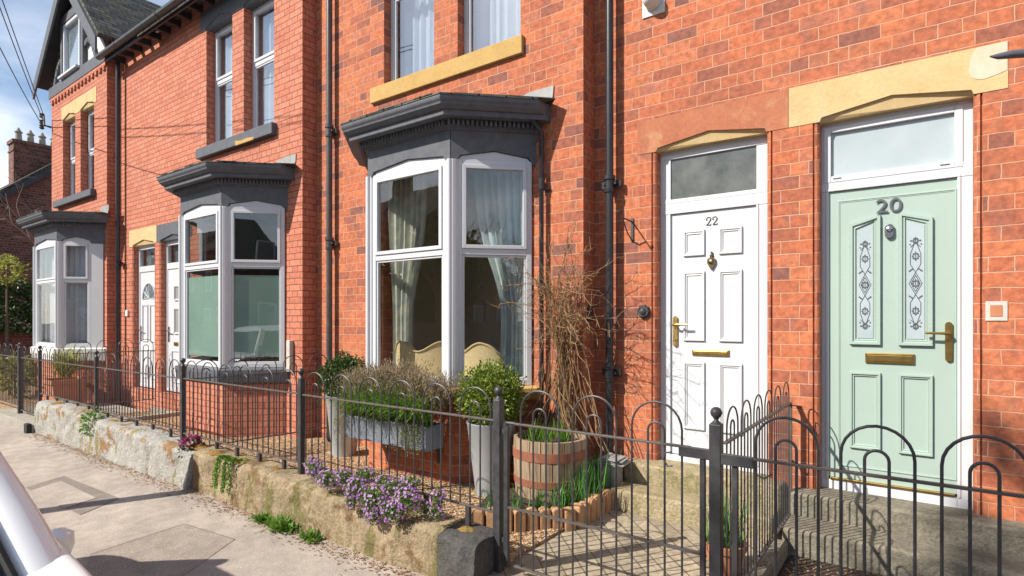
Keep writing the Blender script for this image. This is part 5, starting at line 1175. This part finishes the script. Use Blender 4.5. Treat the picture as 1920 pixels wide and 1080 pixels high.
# terracotta pot with yellow green spiky plant, far
p = atZ(158, 738, 0.12); t_ = thing('potted_plant', 'square terracotta pot with a yellow green spiky plant under the far bay', 'potted plant')
px_, py_ = -12.15, 3.42
mb = MB(); vs = []
for z, w_ in ((0.12, 0.20), (0.50, 0.25), (0.50, 0.275), (0.58, 0.275), (0.58, 0.24), (0.52, 0.235)): vs += [(px_+sx*w_, py_+sy*w_, z) for sx, sy in ((-1, -1), (1, -1), (1, 1), (-1, 1))]
mb.add(vs, [(k*4+j, k*4+(j+1) % 4, (k+1)*4+(j+1) % 4, (k+1)*4+j) for k in range(5) for j in range(4)]+[(3, 2, 1, 0), (20, 21, 22, 23)]); mb.build('pot', 'terracotta', t_, bevel=0.008)
mb = MB()
for i in range(300): mb.blade((px_+rng.gauss(0, 0.05), py_+rng.gauss(0, 0.05), 0.6+rng.uniform(0, 0.2)), (rng.uniform(-1, 1), rng.uniform(-1, 1), rng.uniform(0.3, 1.3)), rng.uniform(0.25, 0.5), rng.uniform(0.016, 0.03), rng.uniform(0.3, 1.2), 5)
mb.build('leaves', 'leaf_yellow', t_)
t_ = thing('shrub', 'small yellow green leafy shrub behind the far gate', 'shrub')
mb = MB(); ball(mb, (-14.2, 3.2, 0.55), 0.32, 420, 0.11, 0.06, 31, 1.1, 0.3); mb.build('foliage', 'leaf_yellow', t_); mb = MB(); mb.tube([(-14.2, 3.2, 0.08), (-14.2, 3.2, 0.5)], 0.015, 5); mb.build('stem', 'bark', t_)
# aubrieta over the wall
def aubrieta(label, clumps, seed):
    t_ = thing('aubrieta', label, 'flowers', group='purple aubrieta on the wall'); rng = random.Random(seed); lf, fl = MB(), MB()
    for (x, y, z, rx, ry, rz, n) in clumps:
        for i in range(n):
            d = rvec(); k = rng.random()**0.5; p = Vector((x+d.x*rx*k, y+d.y*ry*k, z+d.z*rz*k))
            if rng.random() < 0.80 or k < 0.45: lf.leaf(p, rvec()+Vector((0, -.5, .2)), rvec(), rng.uniform(0.014, 0.03), rng.uniform(0.008, 0.014))
            else:
                dd = (d+Vector((0, -.5, .3))).normalized(); s_ = dd.orthogonal().normalized(); w_ = dd.cross(s_); q = Vector((x+d.x*rx*1.05, y+d.y*ry*1.05, z+d.z*rz*1.05)); rr_ = rng.uniform(0.008, 0.013)
                vs = [q]; 
                for m_ in range(8):
                    a = m_*PI/4; k2 = rr_ if m_ % 2 == 0 else rr_*0.55; vs.append(q+(s_*math.cos(a)+w_*math.sin(a))*k2+dd*0.002)
                fl.add(vs, [(0, 1+m_, 1+(m_+1) % 8) for m_ in range(8)])
    lf.build('foliage', 'leaf_aub', t_); fl.build('flowers', 'purple', t_)
def cl(u, v, y, rx, ry, rz, n): p = atY(u, v, y); return (p.x, y, p.z, rx, ry, rz, n)
aubrieta('mound of purple flowers spilling over the wall just right of the railing post', [cl(592, 880, 2.62, 0.07, 0.07, 0.07, 500), cl(615, 898, 2.58, 0.1, 0.08, 0.06, 700), cl(645, 895, 2.6, 0.06, 0.06, 0.06, 420), cl(585, 868, 2.68, 0.04, 0.06, 0.05, 220)], 1)
aubrieta('largest mound of purple flowers hanging down the sandstone wall', [cl(668, 915, 2.56, 0.09, 0.08, 0.07, 700), cl(700, 935, 2.53, 0.13, 0.08, 0.09, 1300), cl(735, 960, 2.50, 0.09, 0.06, 0.07, 700), cl(745, 915, 2.62, 0.12, 0.09, 0.06, 700), cl(660, 940, 2.52, 0.05, 0.04, 0.06, 300), cl(722, 905, 2.66, 0.1, 0.06, 0.05, 400), cl(765, 935, 2.56, 0.09, 0.07, 0.07, 700), cl(700, 965, 2.50, 0.07, 0.05, 0.06, 500), cl(770, 905, 2.64, 0.07, 0.07, 0.05, 350), cl(685, 890, 2.64, 0.09, 0.07, 0.05, 420)], 2)
aubrieta('small tuft of purple flowers on the wall nearest the dark stone block', [cl(822, 935, 2.62, 0.05, 0.05, 0.06, 330), cl(818, 960, 2.58, 0.05, 0.04, 0.04, 220), cl(795, 945, 2.62, 0.05, 0.05, 0.03, 150)], 3)
# crimson flowers, trailing creeper, fern tuft
t_ = thing('wall_flowers', 'small dark crimson flowers growing in the gap between the two walls', 'flowers')
lf, fl = MB(), MB(); ball(lf, (XY(360, 2.66), 2.66, 0.33), 0.10, 260, 0.04, 0.02, 41, 1.2); ball(fl, (XY(358, 2.64), 2.64, 0.42), 0.09, 120, 0.03, 0.025, 42, 0.5); lf.build('foliage', 'leaf_dark', t_); fl.build('flowers', 'crimson', t_)
mb = MB()
for k in range(10):
    u0 = 440+rnd(-12, 30); p = atY(u0, 842, 2.62); p.z = 0.39
    for i in range(46):
        if i < 14: p = p+Vector((rnd(-.012, .008), -0.006, rnd(-.002, .003)))
        else: p = p+Vector((rnd(-.009, .006), -0.001, -0.0085))
        p.y = max(p.y, 2.52)
        for q in range(2): mb.leaf(p, (rnd(-1, 1), -0.6, rnd(-1, 1)), rvec(), rnd(0.014, 0.026), rnd(0.012, 0.02))
tag(mb.build('creeper', 'leaf_green'), 'bright green creeper trailing down the face of the sandstone wall', 'plant')
mb = MB(); p = atY(173, 798, 2.56); ball(mb, (p.x, 2.56, 0.36), 0.11, 320, 0.04, 0.022, 44, 1.2, 0.3); tag(mb.build('fern_tuft', 'leaf_green'), 'small green fern tuft rooted in the top of the white wall', 'plant')
def weed(u, v, r_, n, label, seed):
    p = pav(u, v); p.y = min(p.y, 2.5); mb = MB(); rng = random.Random(seed)
    for i in range(n):
        a = rng.uniform(0, 2*PI); b = p+Vector((rng.gauss(0, r_*0.45), rng.gauss(0, r_*0.25), 0.002)); mb.blade(b, (math.cos(a)*0.8, math.sin(a)*0.8-0.2, rng.uniform(0.3, 1.3)), rng.uniform(0.04, 0.11), rng.uniform(0.012, 0.022), rng.uniform(0.2, 1.2), 3)
    tag(mb.build('weed', 'leaf_green'), label, 'weed', 'weeds at the foot of the wall')
weed(512, 970, 0.08, 130, 'low green weed at the wall foot, left of the bushy one', 51)
weed(550, 983, 0.13, 420, 'bushy bright green weed at the foot of the sandstone wall', 52)
weed(603, 1004, 0.09, 110, 'small pale weed rosette at the wall foot, right of the bushy one', 53)

# bare climbing rose on the corner of the bay wall
def climber():
    rng = random.Random(77); mb = MB(); 
    for k in range(78):       # main stems gathered to a sheaf
        x0 = -2.56+rng.gauss(0, 0.07); p = Vector((x0, B-0.10+rng.gauss(0, 0.03), 0.4)); pts = [p.copy()]
        tgt = Vector((-2.53+rng.gauss(0, 0.04), B-0.14+rng.gauss(0, 0.035), 1.25)); top = Vector((-2.57+rng.gauss(0, 0.11), B-0.20+rng.gauss(0, 0.09), 1.75+rng.uniform(-0.25, 0.3)))
        for i in range(1, 13):
            f = i/12; b = p.lerp(tgt, min(1, f*1.7)) if f < 0.59 else tgt.lerp(top, (f-0.59)/0.41)
            pts.append(b+Vector((rng.gauss(0, 0.014), rng.gauss(0, 0.010), 0)))
        mb.tube(pts, [0.0055*(1-0.5*i/12) for i in range(13)], 4, False)
    for k in range(105):      # arching twigs
        p = Vector((-2.55+rng.gauss(0, 0.09), B-0.16+rng.gauss(0, 0.045), rng.uniform(1.4, 2.0))); a = rng.uniform(0, 2*PI)
        d = Vector((math.cos(a), math.sin(a)*0.6-0.3, rng.uniform(-0.2, 1.1))).normalized(); pts = [p.copy()]; n = rng.randint(5, 12)
        for i in range(n):
            d = (d+Vector((rng.gauss(0, .22), rng.gauss(0, .18), rng.gauss(-0.10, .2)))).normalized(); p = p+d*rng.uniform(0.03, 0.062)
            if p.y > B-0.02: p.y = B-0.02
            pts.append(p.copy())
            if rng.random() < 0.3:
                e = (d+rvec()*0.9).normalized(); l_ = rng.uniform(0.03, 0.12); mb.tube([p, p+e*l_*0.5, p+(e+Vector((0, 0, .2)))*l_], [0.0022, 0.0018, 0.001], 3, False)
        mb.tube(pts, [0.003*(1-0.7*i/n) for i in range(n+1)], 4, False)
    for tx, ty, tz in ((-3.05, 3.98, 1.86), (-3.15, 4.0, 1.75), (-2.28, 4.0, 2.35), (-2.18, 4.05, 2.2), (-2.75, 4.1, 2.6), (-2.35, 4.1, 2.5), (-2.0, 4.1, 1.5), (-2.95, 4.05, 2.2), (-2.1, 4.0, 1.95), (-2.08, 3.85, 1.75), (-2.0, 3.8, 1.5), (-2.12, 3.78, 1.95), (-2.05, 3.7, 1.3)):
        p = Vector((-2.58, B-0.18, rng.uniform(1.5, 1.9))); t2 = Vector((tx, ty, tz)); pts = [p.lerp(t2, i/9)+Vector((rng.gauss(0, .02), rng.gauss(0, .02), 0.10*math.sin(PI*i/9)+rng.gauss(0, .015))) for i in range(10)]
        mb.tube(pts, [0.0045*(1-0.6*i/9) for i in range(10)], 4, False)
        for q in pts[3:]:
            for _ in range(2): e = rvec(); mb.tube([q, q+e*0.05, q+e*0.09+Vector((0, 0, .02))], [0.002, 0.0015, 0.001], 3, False)
    for k in range(60):       # hanging dead stems
        p = Vector((-2.56+rng.gauss(0, 0.09), B-0.12+rng.gauss(0, 0.04), rng.uniform(1.0, 1.35))); d = Vector((rng.gauss(0, .25), rng.gauss(-.05, .1), -1)); pts = [p.copy()]
        for i in range(7): d = (d+Vector((rng.gauss(0, .12), rng.gauss(0, .08), 0))).normalized(); p = p+d*0.10; pts.append(p.copy())
        mb.tube(pts, [0.004]*8, 4, False)
    tag(mb.build('climber', 'twig'), 'bare brown climbing rose trained up the brick corner by the big bay', 'climbing plant')
climber()

# ------------------------------------------------------------------ far left: brick gable house, hedge, bare tree
fh = thing('brick_house', 'distant dark brick house with a tall chimney at the far left', 'house')
XF = -27.0
mb = MB(); mb.prism([(XF, 4.9, -0.3), (XF, 12.6, -0.3), (XF, 12.6, 5.6), (XF, 8.75, 8.7), (XF, 4.9, 5.6)], (-9, 0, 0)); mb.build('wall', 'brick_far', fh, fix=True)
mb = MB()
for a, b in (((4.55, 5.20), (8.75, 8.86)), ((12.95, 5.20), (8.75, 8.86))): mb.prism([(XF+0.25, a[0], a[1]), (XF+0.25, b[0], b[1]), (XF+0.25, b[0], b[1]+0.1), (XF+0.25, a[0], a[1]+0.1)], (-9.5, 0, 0))
mb.build('roof', 'slate', fh, fix=True)
mb = MB()
for a, b in (((4.5, 5.14), (8.75, 8.84)), ((13.0, 5.14), (8.75, 8.84))): mb.prism([(XF+0.27, a[0], a[1]-0.26), (XF+0.27, b[0], b[1]-0.26), (XF+0.27, b[0], b[1]), (XF+0.27, a[0], a[1])], (-0.05, 0, 0))
mb.build('bargeboard', 'black_timber', fh, fix=True)
t0 = 29.2/1.299
cy0 = 0.2905*t0; mb = MB(); mb.box(-29.9, -29.2, cy0, cy0+2.0, 5.5, 8.62); mb.box(-29.95, -29.15, cy0-0.05, cy0+2.05, 8.62, 8.76); mb.box(-29.92, -29.18, cy0-0.03, cy0+2.03, 8.3, 8.36)
ch = mb.build('chimney', 'brick_far', fh)
for k in range(5): 
    mb = MB(); yy = cy0+0.22+k*0.38; mb.lathe((-29.5, yy, 8.76), [(0.13, 0), (0.12, 0.05), (0.10, 0.34), (0.14, 0.36), (0.13, 0.40), (0.10, 0.40), (0.02, 0.56)], 10); mb.build('chimney_pot', 'kerb_stone', ch, smooth=True)
tag(MB().box(-22.2, -21.9, 2.9, 9, -0.3, 1.28).build('boundary_wall', 'brick_far'), 'dark brick boundary wall below the ivy hedge at the far left', 'wall')
t_ = thing('hedge', 'dense dark ivy hedge above the far brick boundary wall', 'hedge')
mb = MB(); rng = random.Random(61)
for i in range(9000):
    y = rng.uniform(3.2, 8.5); top = 3.0+0.35*math.sin(y*2.1)+0.15*math.sin(y*5.3); z = 1.2+(top-1.2)*rng.random(); x = -22.1+rng.choice([1, 1, 1, -1])*0.55*(0.7+0.3*rng.random())*math.sqrt(max(0.05, 1-((z-1.2)/(top-1.2))**4))
    mb.leaf((x, y, z), (rng.uniform(0, 1), rng.uniform(-1, 1), rng.uniform(-1, .5)), rvec(), rng.uniform(0.07, 0.14), rng.uniform(0.05, 0.1))
mb.build('foliage', 'leaf_dark', t_)
mb = MB()
for k in range(8): mb.tube([(-22.1, 3.5+k*0.65, 0.9), (-22.1+rnd(-.1, .1), 3.5+k*0.65, 2.6)], [0.04, 0.015], 5)
mb.build('stem', 'bark', t_)
t_ = thing('shrub', 'sunlit yellow green bush rising from the ivy hedge at the left edge', 'shrub')
mb = MB(); ball(mb, (-21.0, 4.5, 3.0), 0.38, 420, 0.11, 0.06, 62, 1.0, 0.3); mb.build('foliage', 'leaf_yellow', t_); mb = MB(); mb.tube([(-21, 4.55, 0), (-21, 4.55, 3)], [0.05, 0.02], 6); mb.build('stem', 'bark', t_)
def bare_tree(label, base, h, seed, spread=0.9, m='pale_twig', r0=0.07, depth=6, name='bare_tree'):
    rng = random.Random(seed); t_ = thing(name, label, 'tree'); tr, cr = MB(), MB(); base = Vector(base)
    top = base+Vector((rng.uniform(-.2, .2), rng.uniform(-.2, .2), h*0.35)); tr.tube([base, base.lerp(top, .5)+Vector((.04, .03, 0)), top], [r0, r0*.85, r0*.7], 8)
    def grow(p, d, l_, r_, k):
        pts = [p.copy()]; n = 4
        for i in range(n): d = (d+rvecr(rng)*0.22+Vector((0, 0, .06))).normalized(); p = p+d*l_/n; pts.append(p.copy())
        (cr).tube(pts, [max(0.003, r_*(1-.35*i/n)) for i in range(n+1)], 5 if k > 3 else 3, False)
        if k == 0: return
        for i in range(rng.choice([2, 3, 3])): grow(pts[rng.choice([2, 3, 4])], (d+rvecr(rng)*spread).normalized(), l_*rng.uniform(.6, .85), r_*.6, k-1)
    for i in range(4): grow(top, (Vector((0, 0, 1))+rvecr(rng)*spread).normalized(), h*0.24, r0*.55, depth-1)
    tr.build('trunk', 'bark', t_, smooth=True); cr.build('crown', m, t_); return t_
def rvecr(rng):
    v = Vector((rng.uniform(-1, 1), rng.uniform(-1, 1), rng.uniform(-1, 1))); return v.normalized()
bare_tree('bare pale twigged tree in front of the distant brick house', (-20.6, 5.5, 0.0), 6.0, 5, 1.0, depth=6)

# ------------------------------------------------------------------ overhead cables and bracket
p = atY(92, 225, D-0.1); bk = thing('cable_bracket', 'black cable bracket with insulators on the left corner of the gabled house', 'bracket')
brk = Vector((xD0-0.08, D-0.12, atY(93, 222, D-0.1).z))
mb = MB(); mb.tube([(xD0+0.02, D-0.01, brk.z-0.12), (xD0-0.02, D-0.12, brk.z-0.1), (brk.x, brk.y, brk.z+0.15)], 0.022, 6); mb.build('arm', 'black_iron', bk)
for dz in (0.12, -0.02, -0.12): MB().lathe((brk.x-0.03, brk.y-0.02, brk.z+dz), [(0.02, -0.05), (0.05, -0.02), (0.03, 0), (0.05, 0.03), (0.02, 0.05)], 10).build('insulator', 'black_iron', bk)
def cable(label, a, u, v, t, sag):
    r_ = ray(u, v); b = Vector((r_[0]*t, r_[1]*t, EYE+r_[2]*t)); a = Vector(a); d = (b-a); e = a+d*1.25; pts = []
    for i in range(25): f = i/24; q = a.lerp(e, f); q.z -= sag*4*f*(1-f); pts.append(q)
    mb = MB(); mb.tube(pts, 0.008, 5); tag(mb.build('cable', 'black_iron'), label, 'cable', 'overhead cables'); return e
e1 = cable('thick black overhead cable, the uppermost of three at the top left', brk+Vector((0, 0, 0.14)), -60, -190, 7.0, 0.05)
cable('black overhead cable running just below the thick one at the top left', brk+Vector((0, 0, 0.0)), -68, -180, 7.0, 0.08)
cable('thin lowest overhead cable dropping to the house corner at the top left', brk+Vector((0, 0, -0.12)), -60, -45, 7.0, 0.12)
# ------------------------------------------------------------------ street side (mostly seen as reflections and shadows)
post_x, post_y = -5.58-LX*2.1, 2.55-2.1  # unseen post put in to cast the shadow band across the pavement
tag(MB().tube([(post_x, post_y, -0.3), (post_x, post_y, 2.2)], 0.085, 12).build('shadow_post', 'bark', smooth=True), 'unseen stout round post put in at the kerb for its shadow', 'post')
def across_house(x0, wd, y, eave, m, label):
    t_ = thing('brick_house', label, 'house', group='houses across the road')
    mb = MB(); mb.box(x0, x0+wd, y-8, y, -0.3, eave); mb.box(x0+wd*0.12, x0+wd*0.42, y, y+0.7, -0.3, 2.9); mb.build('wall', m, t_, fix=True)
    mb = MB(); mb.prism([(x0-0.02, y+0.35, eave-0.2), (x0-0.02, y-4, eave+2.9), (x0-0.02, y-8.35, eave-0.2)], (wd+0.04, 0, 0)); mb.build('roof', 'slate', t_, fix=True)
    MB().box(x0+0.1, x0+0.9, y-4.5, y-3.5, eave+2, eave+4.1).build('chimney', 'brick_far', t_)
    for cx_, z, w_, h_, yy in ((0.27, 0.9, 1.4, 1.6, y+0.7), (0.27, 3.7, 1.5, 1.5, y), (0.75, 3.7, 0.9, 1.5, y), (0.75, 0.1, 0.9, 2.3, y)):
        c_ = x0+wd*cx_; mb = MB(); frame_rect(mb, Vector((0, yy, 0)), EX, -EY, c_-w_/2, c_+w_/2, z, z+h_, 0.08, 0.06, 0.05); f_ = mb.build('window', 'upvc', t_); MB().box(c_-w_/2+0.08, c_+w_/2-0.08, yy+0.01, yy+0.02, z+0.08, z+h_-0.08).build('pane', 'room_dark', f_)
for k in range(11):
    across_house([-62, -55.5, -48, -41.5, -34, -27.5, -20, -13, -1.5, 11.5, 18.5][k], [6.4, 6.4, 6.4, 6.4, 6.4, 6.4, 6.9, 6.9, 6.6, 6.6, 6.6][k], -13.5 if k < 9 else -16.0, [6, 6.4, 6.8, 6, 6.4, 6.8, 6, 6.4, 3.9, 5, 4.6][k], 'render_white' if k in (4, 6, 7) else 'brick_far', ['', ][0]+'house across the road, number %s along from the far left' % ['one', 'two', 'three', 'four', 'five', 'six', 'seven', 'eight', 'nine', 'ten', 'eleven'][k])
tag(MB().box(-40, 20, -9.0, -8.7, -0.3, 1.5).build('boundary_wall', 'brick_far'), 'long brick boundary wall across the road', 'wall')
def leaf_tree(label, x, y, h, r_, seed, m):
    t_ = thing('tree', label, 'tree'); mb = MB(); mb.tube([(x, y, -0.3), (x+.1, y, h*.35), (x, y+.1, h*.6)], [0.2, 0.15, 0.08], 8); mb.build('trunk', 'bark', t_)
    mb = MB(); rng = random.Random(seed)
    for k in range(9): ball(mb, (x+rng.gauss(0, r_*.5), y+rng.gauss(0, r_*.5), h*.62+rng.gauss(0, h*.16)), r_*.5, 420, 0.3, 0.18, seed+k, 1, .3)
    mb.build('crown', m, t_)
for k, (x, y, h, r_, m) in enumerate([(-15, -11.5, 5.0, 2.2, 'leaf_dark'), (-21, -11, 3.8, 1.8, 'leaf_dark'), (-9.0, -14, 5, 2.0, 'leaf_dark'), (12.5, -12, 6.5, 2.4, 'leaf_dark'), (-27, -11, 4.5, 2, 'leaf_dark')]):
    leaf_tree(['dark tree across the road left', 'small rounded tree across the road', 'dark tree across the road nearer the middle', 'dark tree across the road far right', 'tall dark tree furthest across the road'][k]+' behind the boundary wall', x, y, h, r_, 100+k, m)
t_ = thing('tree', 'unseen tall slender tree added across the road for its soft shade', 'tree')
TX, TY = -6.3, -9.6  # unseen tree, crown placed to throw soft shade on the green door side
mb = MB(); mb.tube([(TX, TY, -0.3), (TX+.05, TY, 5), (TX, TY+.05, 12.8)], [0.17, 0.13, 0.05], 8); mb.build('trunk', 'bark', t_)
mb = MB(); rng = random.Random(90)
for k in range(11): ball(mb, (TX+rng.gauss(0, 0.5), TY+rng.gauss(0, 0.6), 12.5+rng.gauss(0, 0.9)), 0.95, 170, 0.26, 0.15, 300+k, 1, .3, 0.1)
mb.build('crown', 'leaf_dark', t_)
bare_tree('bare tree across the road leaning over the wall at its right end', (15.0, -10.8, -0.3), 8, 25, 0.8, 'twig', 0.16, 6)
bare_tree('bare tree across the road, last at the right end of the wall', (19.5, -12.0, -0.3), 8, 26, 0.8, 'twig', 0.16, 6)
bare_tree('bare tree across the road beside the brown house', (9.0, -10.5, -0.3), 8, 15, 0.8, 'twig', 0.16, 6)
bare_tree('tall bare tree across the road between two brick houses', (-17.0, -10.5, -0.3), 8.0, 18, 0.8, 'twig', 0.16, 6)
bare_tree('bare tree across the road opposite the big bay', (-3.0, -11.5, -0.3), 7.5, 16, 0.8, 'twig', 0.15, 6)

# ------------------------------------------------------------------ parked silver car, bonnet toward the camera
def car():
    t_ = thing('parked_car', 'silver car parked at the kerb, its windscreen and wing at the lower left', 'car')
    yc = -0.19; hw = 0.85
    def sect(x, zs, zsh, ztop, w_, crown=0.5):
        """half section points from sill to centre top"""
        pts = [(0.0, 0.16), (w_*0.92, 0.16), (w_*0.985, 0.30), (w_, zsh*0.62), (w_*1.0, zsh*0.80), (w_*0.995, zsh*0.93), (w_*0.975, zsh*0.985), (w_*0.93, zsh+0.005), (w_*0.80, zsh+(ztop-zsh)*0.45), (w_*0.55, zsh+(ztop-zsh)*0.85), (0.0, ztop)]
        return [(x, yc+y, z) for y, z in pts]+[(x, yc-y, z) for y, z in reversed(pts[1:-1])]
    S = [(-0.62, .5, 0.60, 0.62, 0.60), (-0.72, .5, 0.68, 0.72, 0.72), (-0.95, .5, 0.765, 0.83, 0.79), (-1.4, .5, 0.80, 0.81, 0.84), (-1.9, .5, 0.85, 0.81, hw), (-2.18, .5, 0.885, 0.79, hw), (-2.6, .5, 0.925, 0.80, hw), (-3.9, .5, 0.95, 0.97, hw), (-4.9, .5, 0.95, 0.98, hw*0.99), (-5.25, .5, 0.92, 0.96, hw*0.95), (-5.4, .5, 0.80, 0.84, hw*0.88)]
    rows = [sect(*s_) for s_ in S]; n = len(rows[0]); mb = MB()
    mb.add([p for r_ in rows for p in r_], [(i*n+j, i*n+(j+1) % n, (i+1)*n+(j+1) % n, (i+1)*n+j) for i in range(len(rows)-1) for j in range(n)]+[tuple(range(n-1, -1, -1)), tuple((len(rows)-1)*n+j for j in range(n))])
    o = mb.build('body', 'silver_paint', t_, smooth=True, fix=True); ss = o.modifiers.new('sub', 'SUBSURF'); ss.levels = 2; ss.render_levels = 2
    # greenhouse: base ring and roof ring
    def gring(z, x0, x1, w_, k=0.12):
        pts = []
        for i in range(13): a = -PI/2+PI*i/12; pts.append((x0-k+k*math.cos(a) if False else x0-(1-math.cos(a))*0.16, yc+w_*math.sin(a), z))
        for i in range(13): a = PI/2+PI*i/12; pts.append((x1+(1+math.cos(a))*0.10, yc+w_*math.sin(a), z))
        return pts
    rb, rt_ = gring(0.74, -1.95, -5.15, 0.73), gring(1.40, -2.60, -4.9, 0.56)
    nn = len(rb); mb = MB(); mb.add(rb+rt_, [(i, (i+1) % nn, (i+1) % nn+nn, i+nn) for i in range(nn)]); g = mb.build('windows', 'glass_car', t_, smooth=True)
    mb = MB(); r2 = gring(1.46, -2.8, -4.8, 0.46); r3 = gring(1.49, -2.9, -4.6, 0.3); r0 = gring(1.385, -2.58, -4.92, 0.58)
    mb.add(r0+r2+r3, [(k*nn+i, k*nn+(i+1) % nn, (k+1)*nn+(i+1) % nn, (k+1)*nn+i) for k in range(2) for i in range(nn)]+[tuple(2*nn+i for i in range(nn))]); mb.build('roof', 'silver_paint', t_, smooth=True)
    def pillar(i, w0, w1, name='pillar'):
        mb = MB(); b, t2 = Vector(rb[i]), Vector(rt_[i]); o_ = Vector((-0.035 if i in (0, 12) else 0, 0.042 if b.y > yc else -0.042, 0)); b = b+o_; t2 = t2+o_; pts = [b+Vector((0.02, 0, -0.03)), b.lerp(t2, .35)+Vector((0.012, 0, 0.01)), b.lerp(t2, .7)+Vector((0, 0, 0.012)), t2]
        mb.tube(pts, [w0, (w0+w1)/2, w1, w1], 12); mb.build(name, 'silver_paint', t_, smooth=True)
    for i in (12, 0): pillar(i, 0.085, 0.052)
    for i in (13, 25): pillar(i, 0.06, 0.055)
    for i in (11, 1):
        mb = MB(); b, t2 = Vector(rb[i]), Vector(rt_[i]); mb.tube([b+Vector((0.012, 0, 0)), t2+Vector((0.012, 0, 0))], 0.013, 6); mb.build('window_seal', 'rubber', t_)
    for s_ in (-1, 1):
        mb = MB(); mb.tube([(-3.35, yc+s_*0.742, 0.9), (-3.4, yc+s_*0.602, 1.36)], 0.035, 8); mb.build('pillar', 'rubber', t_)
        mb = MB(); m_ = (-2.62, yc+s_*0.905, 0.785); mb.lathe(m_, [(0.01, -0.06), (0.036, -0.052), (0.05, -0.015), (0.048, 0.03), (0.022, 0.048), (0.005, 0.05)], 14, 'z'); mb.tube([(-2.62, yc+s_*0.82, 0.77), (-2.62, yc+s_*0.88, 0.775)], 0.018, 8)
        mi = mb.build('wing_mirror', 'silver_paint', t_, smooth=True)
        mb = MB(); mb.lathe((-0.80, yc+s_*0.60, 0.60), [(0.10, 0.0), (0.09, 0.06), (0.03, 0.09)], 14, 'x'); mb.build('headlight', 'chrome', t_, smooth=True)
        for x in (-1.35, -4.3):
            mb = MB(); y_ = yc+s_*0.70; mb.lathe((x, y_, 0.11), [(0.19, -0.10), (0.29, -0.10), (0.31, -0.07), (0.31, 0.07), (0.29, 0.145*1), (0.19, 0.145)], 28, 'y'); wh = mb.build('wheel', 'rubber', t_, smooth=True, fix=True)
            MB().lathe((x, y_, 0.11), [(0.02, -0.12), (0.19, -0.11), (0.195, 0.15), (0.05, 0.152)], 20, 'y').build('rim', 'chrome', wh, smooth=True, fix=True)
    mb = MB(); mb.tube([(-1.93, yc-0.5, 0.80), (-1.94, yc-0.1, 0.815), (-2.0, yc+0.3, 0.81)], 0.010, 6); mb.build('wiper', 'rubber', t_)
    mb = MB(); mb.box(-4.1, -2.5, yc-0.6, yc+0.6, 0.55, 0.85); mb.build('seats', 'room_dark', t_)
car()
